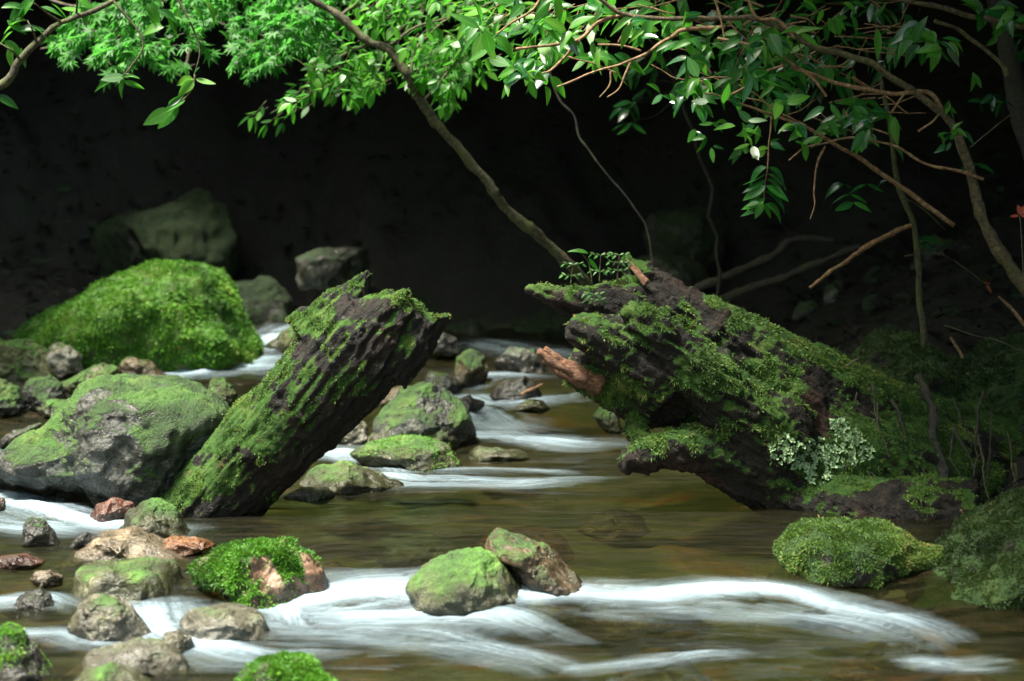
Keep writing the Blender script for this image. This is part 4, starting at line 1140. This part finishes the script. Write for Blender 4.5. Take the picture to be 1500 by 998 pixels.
for o in BR: adopt(o, bpy.data.objects["glossy_leaved_tree"])

_seed = 0
# small dim sprigs behind the orange twigs
G = Geo(); L = Leaves(OVAL)
G.branch([(1060, 470, 8.0), (1040, 300, 7.9), (990, 120, 7.7), (960, 60, 7.6)], 3, 1.5, 6, .1, .02, 30, 3)
for cx, cy, n_ in [(930, 150, 4), (915, 158, 3), (945, 130, 3), (925, 180, 3), (955, 100, 3), (935, 100, 3), (950, 85, 3)]:
    G.branch([(1000, 130, 7.7), ((cx + 1000) / 2, cy - 12, 7.65), (cx, cy - 3, 7.6)], 1, .6, 5, 0, 0, 8)
    for j in range(n_): lf(L, cx + R_.uniform(-6, 6), cy, R_.uniform(-1, 1), R_.uniform(.1, .7), 28, 7.6)
tree("understory_shrub", "dim thin shrub with few soft leaves in front of the dark hollow", at(1060, 470, 8.0), G, M['bark_dk'], [L], [M['leaf_gloss']], 8, "shrub", "stem")

# thin sapling that crosses the dark bank, and the second dark trunk at the edge
G = Geo(); L = Leaves(OVAL)
G.branch([(1352, 510, 6.2), (1348, 440, 6.2), (1340, 350, 6.2), (1326, 300, 6.2), (1310, 250, 6.2), (1306, 200, 6.2), (1290, 110, 6.3), (1283, 40, 6.3), (1285, -40, 6.3)], 5, 3, 8, .2, .006, 50, 4)
G.branch([(1318, 288, 6.2), (1350, 305, 6.2), (1385, 335, 6.2)], 1.2, .6, 6, 0, .004, 14)
G.branch([(1326, 375, 6.2), (1370, 372, 6.2), (1410, 392, 6.2), (1450, 420, 6.2)], 1.1, .5, 6, 0, .004, 18)
for a in [(1345, 352, 1, -.1, 34), (1346, 358, 1, .2, 34), (1300, 265, -.8, .4, 26), (1308, 215, .8, .5, 26)]: lf(L, *a, Y=6.2)
tree("sapling", "thin upright sapling rising from the mossy mound", at(1352, 510, 6.2), G, M['bark_ol'], [L], [M['leaf_gloss']], 9)
G = Geo(); L = Leaves(OVAL)
G.branch([(1580, 560, 6.3), (1540, 330, 6.3), (1500, 190, 6.3), (1486, 120, 6.3), (1472, 60, 6.3), (1452, -40, 6.3)], 17, 12, 10, .15, .006, 40, 4)
for cx, cy in [(1455, 140), (1440, 148), (1495, 75), (1500, 55), (1470, 150)]:
    for j in range(5): lf(L, cx, cy, R_.uniform(-1, 1), R_.uniform(-.2, .5), 24, 6.1)
tree("broadleaf_tree", "dark upright trunk at the picture edge behind the glossy leaves", at(1580, 560, 6.3), G, M['bark_dk'], [L], [M['leaf_gloss']], 10)

n_ = 9000
lx, ly = np.concatenate([RNG.uniform(.95, 3.2, 5000), RNG.uniform(-5, 5, 9000), RNG.uniform(-4, -1.6, 2500)]), np.concatenate([RNG.uniform(5.2, 9.6, 5000), RNG.uniform(9.3, 13, 9000), RNG.uniform(6, 9.6, 2500)])
lz = zt(lx, ly)
ok_ = lz > zw(lx, np.clip(ly, 1.5, 10.5)) + .02
lx, ly, lz = lx[ok_], ly[ok_], lz[ok_]
L = Leaves(SMALL)
for a, b, c_ in zip(lx, ly, lz):
    up_ = R_.random() < .4
    L.add(np.array([a, b, c_ + (R_.uniform(.02, .16) if up_ else .006)]), np.array([R_.gauss(0, 1), R_.gauss(0, 1), R_.gauss(0, .25)]), np.array([R_.gauss(0, .4), R_.gauss(0, .4) - .5, 1]), R_.uniform(.03, .085))
M['litter'] = leaf_mat("leaf_litter", [(0, (.004, .0035, .002)), (.45, (.011, .008, .005)), (.7, (.006, .018, .005)), (1, (.014, .036, .009))], (.03, .06, .015), .15, .9, 0, False)
tag(L.build("undergrowth", M['litter'], None, 5), "dark leaf litter and low plants covering the shaded banks", "undergrowth", kind="stuff")

# ------------------------------------------------------------------ dead wood, roots, small growth
def stick(name, label, cat, pts, r0, r1, mat, wob=.004, rough=.3, seg=8, seed=0, group=None, moss=0):
    g = Geo(); g.branch(pts, r0, r1, seg, rough, wob, len(pts) * 9, seed)
    o = g.build(name, M[mat])
    return tag(o, label, cat, group)
stick("dead_branch", "dead orange barked branch pointing down out of the shade", "branch", [(1187, 422, 6.4), (1215, 400, 6.4), (1245, 380, 6.38), (1275, 358, 6.3), (1320, 336, 6.22), (1338, 330, 6.2)], 2.6, 5.0, 'bark_or', seed=1)
stick("fallen_branch", "upper of two mossy poles lying across the shaded bank", "branch", [(980, 445, 8.2), (1060, 405, 8.2), (1130, 375, 8.2), (1160, 352, 8.2), (1220, 352, 8.2)], 7, 5, 'bark_dk', seed=2, group="poles lying on the shaded bank")
stick("fallen_branch", "lower of two mossy poles lying across the shaded bank", "branch", [(1030, 458, 8.0), (1075, 432, 8.0), (1130, 412, 8.0), (1180, 392, 8.0), (1260, 362, 8.0)], 7, 5, 'bark_dk', seed=3, group="poles lying on the shaded bank")
stick("vine", "thin dead vine slanting through the dark hollow", "vine", [(800, 90, 7.4), (818, 142, 7.4), (841, 168, 7.4), (850, 202, 7.4), (872, 232, 7.4), (892, 258, 7.4), (935, 312, 7.4), (950, 345, 7.4), (960, 420, 7.4)], 1.5, 1.0, 'bark_dk', seed=4)
rt = stick("root", "mossy root hanging down the bank over the split trunk's end", "root", [(1346, 550, 5.85), (1362, 590, 5.78), (1368, 640, 5.72), (1385, 690, 5.66), (1390, 740, 5.55), (1410, 790, 5.4), (1440, 850, 5.2)], 6, 11, 'bark_dk', .008, .5, 10, 5)
rl = random.Random(31)
for i in range(22):
    x0, y0 = rl.uniform(1255, 1500), rl.uniform(560, 690)
    x1 = x0 + rl.uniform(-30, 34); y1 = min(860, y0 + rl.uniform(60, 170))
    Yr = 5.72 - max(0, (x0 - 1300)) * .0006
    stick("rootlet", "thin dark rootlet hanging over the shaded mossy bank", "root", [(x0, y0, Yr + .04), ((x0 + x1) / 2 + rl.uniform(-12, 12), (y0 + y1) / 2, Yr - .03), (x1, y1, Yr - .16)],
          rl.uniform(1.2, 3.2), rl.uniform(.6, 1.4), rl.choice(['bark_dk', 'bark_dk', 'bark_ol']), .012, .3, 6, 300 + i, "rootlets hanging over the bank")
stick("twig", "bare twig rising behind the red leaf", "twig", [(1420, 215, 5.9), (1450, 190, 5.9), (1480, 168, 5.9)], 1.0, .6, 'bark_gr', group="bare twigs on the bank", seed=6)
stick("twig", "orange brown twig leaning on the mound below the sapling", "twig", [(1392, 492, 6.1), (1400, 505, 6.1), (1410, 524, 6.1)], 1.8, 2.4, 'bark_or', group="bare twigs on the bank", seed=7)
stick("twig", "long pale stalk bending over the mound toward the picture edge", "twig", [(1385, 478, 6.1), (1430, 492, 6.1), (1470, 502, 6.1), (1500, 515, 6.1)], .9, .7, 'bark_gr', group="bare twigs on the bank", seed=8)
stick("twig", "thicker broken twig at the picture edge above the mound", "twig", [(1463, 435, 6.0), (1480, 452, 6.0), (1500, 475, 6.0), (1530, 520, 6.0)], 2.2, 2.8, 'bark_or', group="bare twigs on the bank", seed=9)
stick("twig", "pale straw lying where the trunk meets the mound", "twig", [(1240, 536, 5.72), (1250, 530, 5.72), (1258, 526, 5.72)], 1.2, .8, 'bark_gr', group="bare twigs on the bank", seed=10)
stick("twig", "rusty fallen twig on the bank foot beside the root", "twig", [(1405, 745, 5.3), (1415, 758, 5.3), (1428, 768, 5.3)], 2, 1.5, 'bark_or', group="bare twigs on the bank", seed=11)
stick("twig", "thin brown stalk curving over the mossy ledge", "twig", [(1198, 752, 5.0), (1208, 772, 4.95), (1216, 785, 4.93)], .9, .6, 'bark_or', group="bare twigs on the bank", seed=12)
stick("twig", "reddish stalk hanging down the front of the mossy ledge", "twig", [(1195, 810, 4.9), (1208, 822, 4.88), (1213, 836, 4.86)], .9, .7, 'bark_or', group="bare twigs on the bank", seed=13)
stick("twig", "yellow stick caught on the dark stone in the riffle", "twig", [(766, 580, 7.2), (780, 570, 7.2), (795, 562, 7.2)], 3, 2, 'bark_or', group="bare twigs on the bank", seed=14)

M['seedling'] = leaf_mat("seedling_leaf", [(0, (.04, .16, .03)), (1, (.1, .3, .06))], (.14, .5, .06), .45, .45, 0, False)
def seedling(label, px, py, h, lean, n, Y, seed):
    rg = random.Random(seed)
    g = Geo(); l = Leaves(SMALL)
    b = (px, py + 3, Y)
    tip = (px + lean, py - h, Y)
    g.branch([b, (px + lean * .3, py - h * .5, Y), tip], 1.1, .5, 6, 0, .001, 10)
    for i in range(n):
        t = .35 + .65 * i / (n - 1)
        x_, y_ = px + lean * t, py - h * t
        for s in (-1, 1):
            for q in range(4):
                lf(l, x_ + s * q * 4.2, y_ - q * .8 + t, s * .7, .5 if q % 2 else -.5, 8.5, Y, n=(0, -.7, .7))
            g.branch([(x_, y_, Y), (x_ + s * 16, y_ - 3, Y - .01)], .6, .3, 4, 0, 0, 4)
    r = empty("fern_seedling", at(px, py, Y)); tag(r, label, "seedling", "seedlings on the split trunk")
    adopt(g.build("stem", M['bark_ol']), r); adopt(l.build("foliage", M['seedling'], None, seed), r)
seedling("small fern seedling nearest the tip of the trunk's upper prong", 836, 414, 26, 4, 2, 5.69, 1)
seedling("tallest seedling in the middle of the row on the trunk", 878, 412, 38, 2, 2, 5.7, 2)
seedling("bushier seedling touching the raised splinter", 904, 410, 36, 3, 3, 5.72, 3)
seedling("tiny seedling growing on the prong's shaded side", 872, 446, 14, -2, 2, 5.62, 4)
# sprout with broad leaves behind the trunk, and the red ones at the edge
G = Geo(); L = Leaves(OVAL)
G.branch([(868, 418, 5.95), (862, 385, 5.95), (845, 364, 5.95)], 1, .6, 6, 0, 0, 10)
for a in [(862, 372, -1, -.35, 30), (862, 378, .6, .8, 26)]: lf(L, *a, Y=5.95, n=(0, -.7, .7))
tree("sprout", "two leaved green sprout behind the seedlings", at(868, 418, 5.95), G, M['bark_ol'], [L], [M['leaf_soft']], 11, "sprout", "stem")
M['red_leaf'] = leaf_mat("red_leaf", [(0, (.45, .06, .03)), (1, (.6, .14, .08))], (.7, .15, .08), .4, .4, 0, False)
G = Geo(); L = Leaves(SMALL)
G.branch([(1500, 420, 5.35), (1497, 360, 5.32), (1494, 316, 5.3)], 1, .6, 6, 0, 0, 10)
for a in [(1494, 315, -.3, -1, 16), (1494, 315, .5, -1, 16), (1493, 316, -1, .1, 14), (1495, 316, 1, .1, 14), (1494, 314, 0, -1, 14)]: lf(L, *a, Y=5.3, n=(0, -1, .3))
tree("red_flower", "small red blossom on a thin stalk at the picture edge", at(1500, 420, 5.35), G, M['bark_gr'], [L], [M['red_leaf']], 12, "flower", "stem")
M['rust_leaf'] = leaf_mat("rust_leaf", [(0, (.28, .06, .02)), (1, (.42, .14, .05))], (.5, .15, .05), .3, .5, 0, False)
G = Leaves(OVAL)
for a in [(1440, 412, .7, .3, 16), (1445, 418, .6, .8, 14)]: lf(G, *a, Y=6.2, n=(0, -1, .3))
tag(G.build("dead_leaf", M['rust_leaf'], None, 3), "curled rusty leaf on the sapling's side shoot", "leaf")
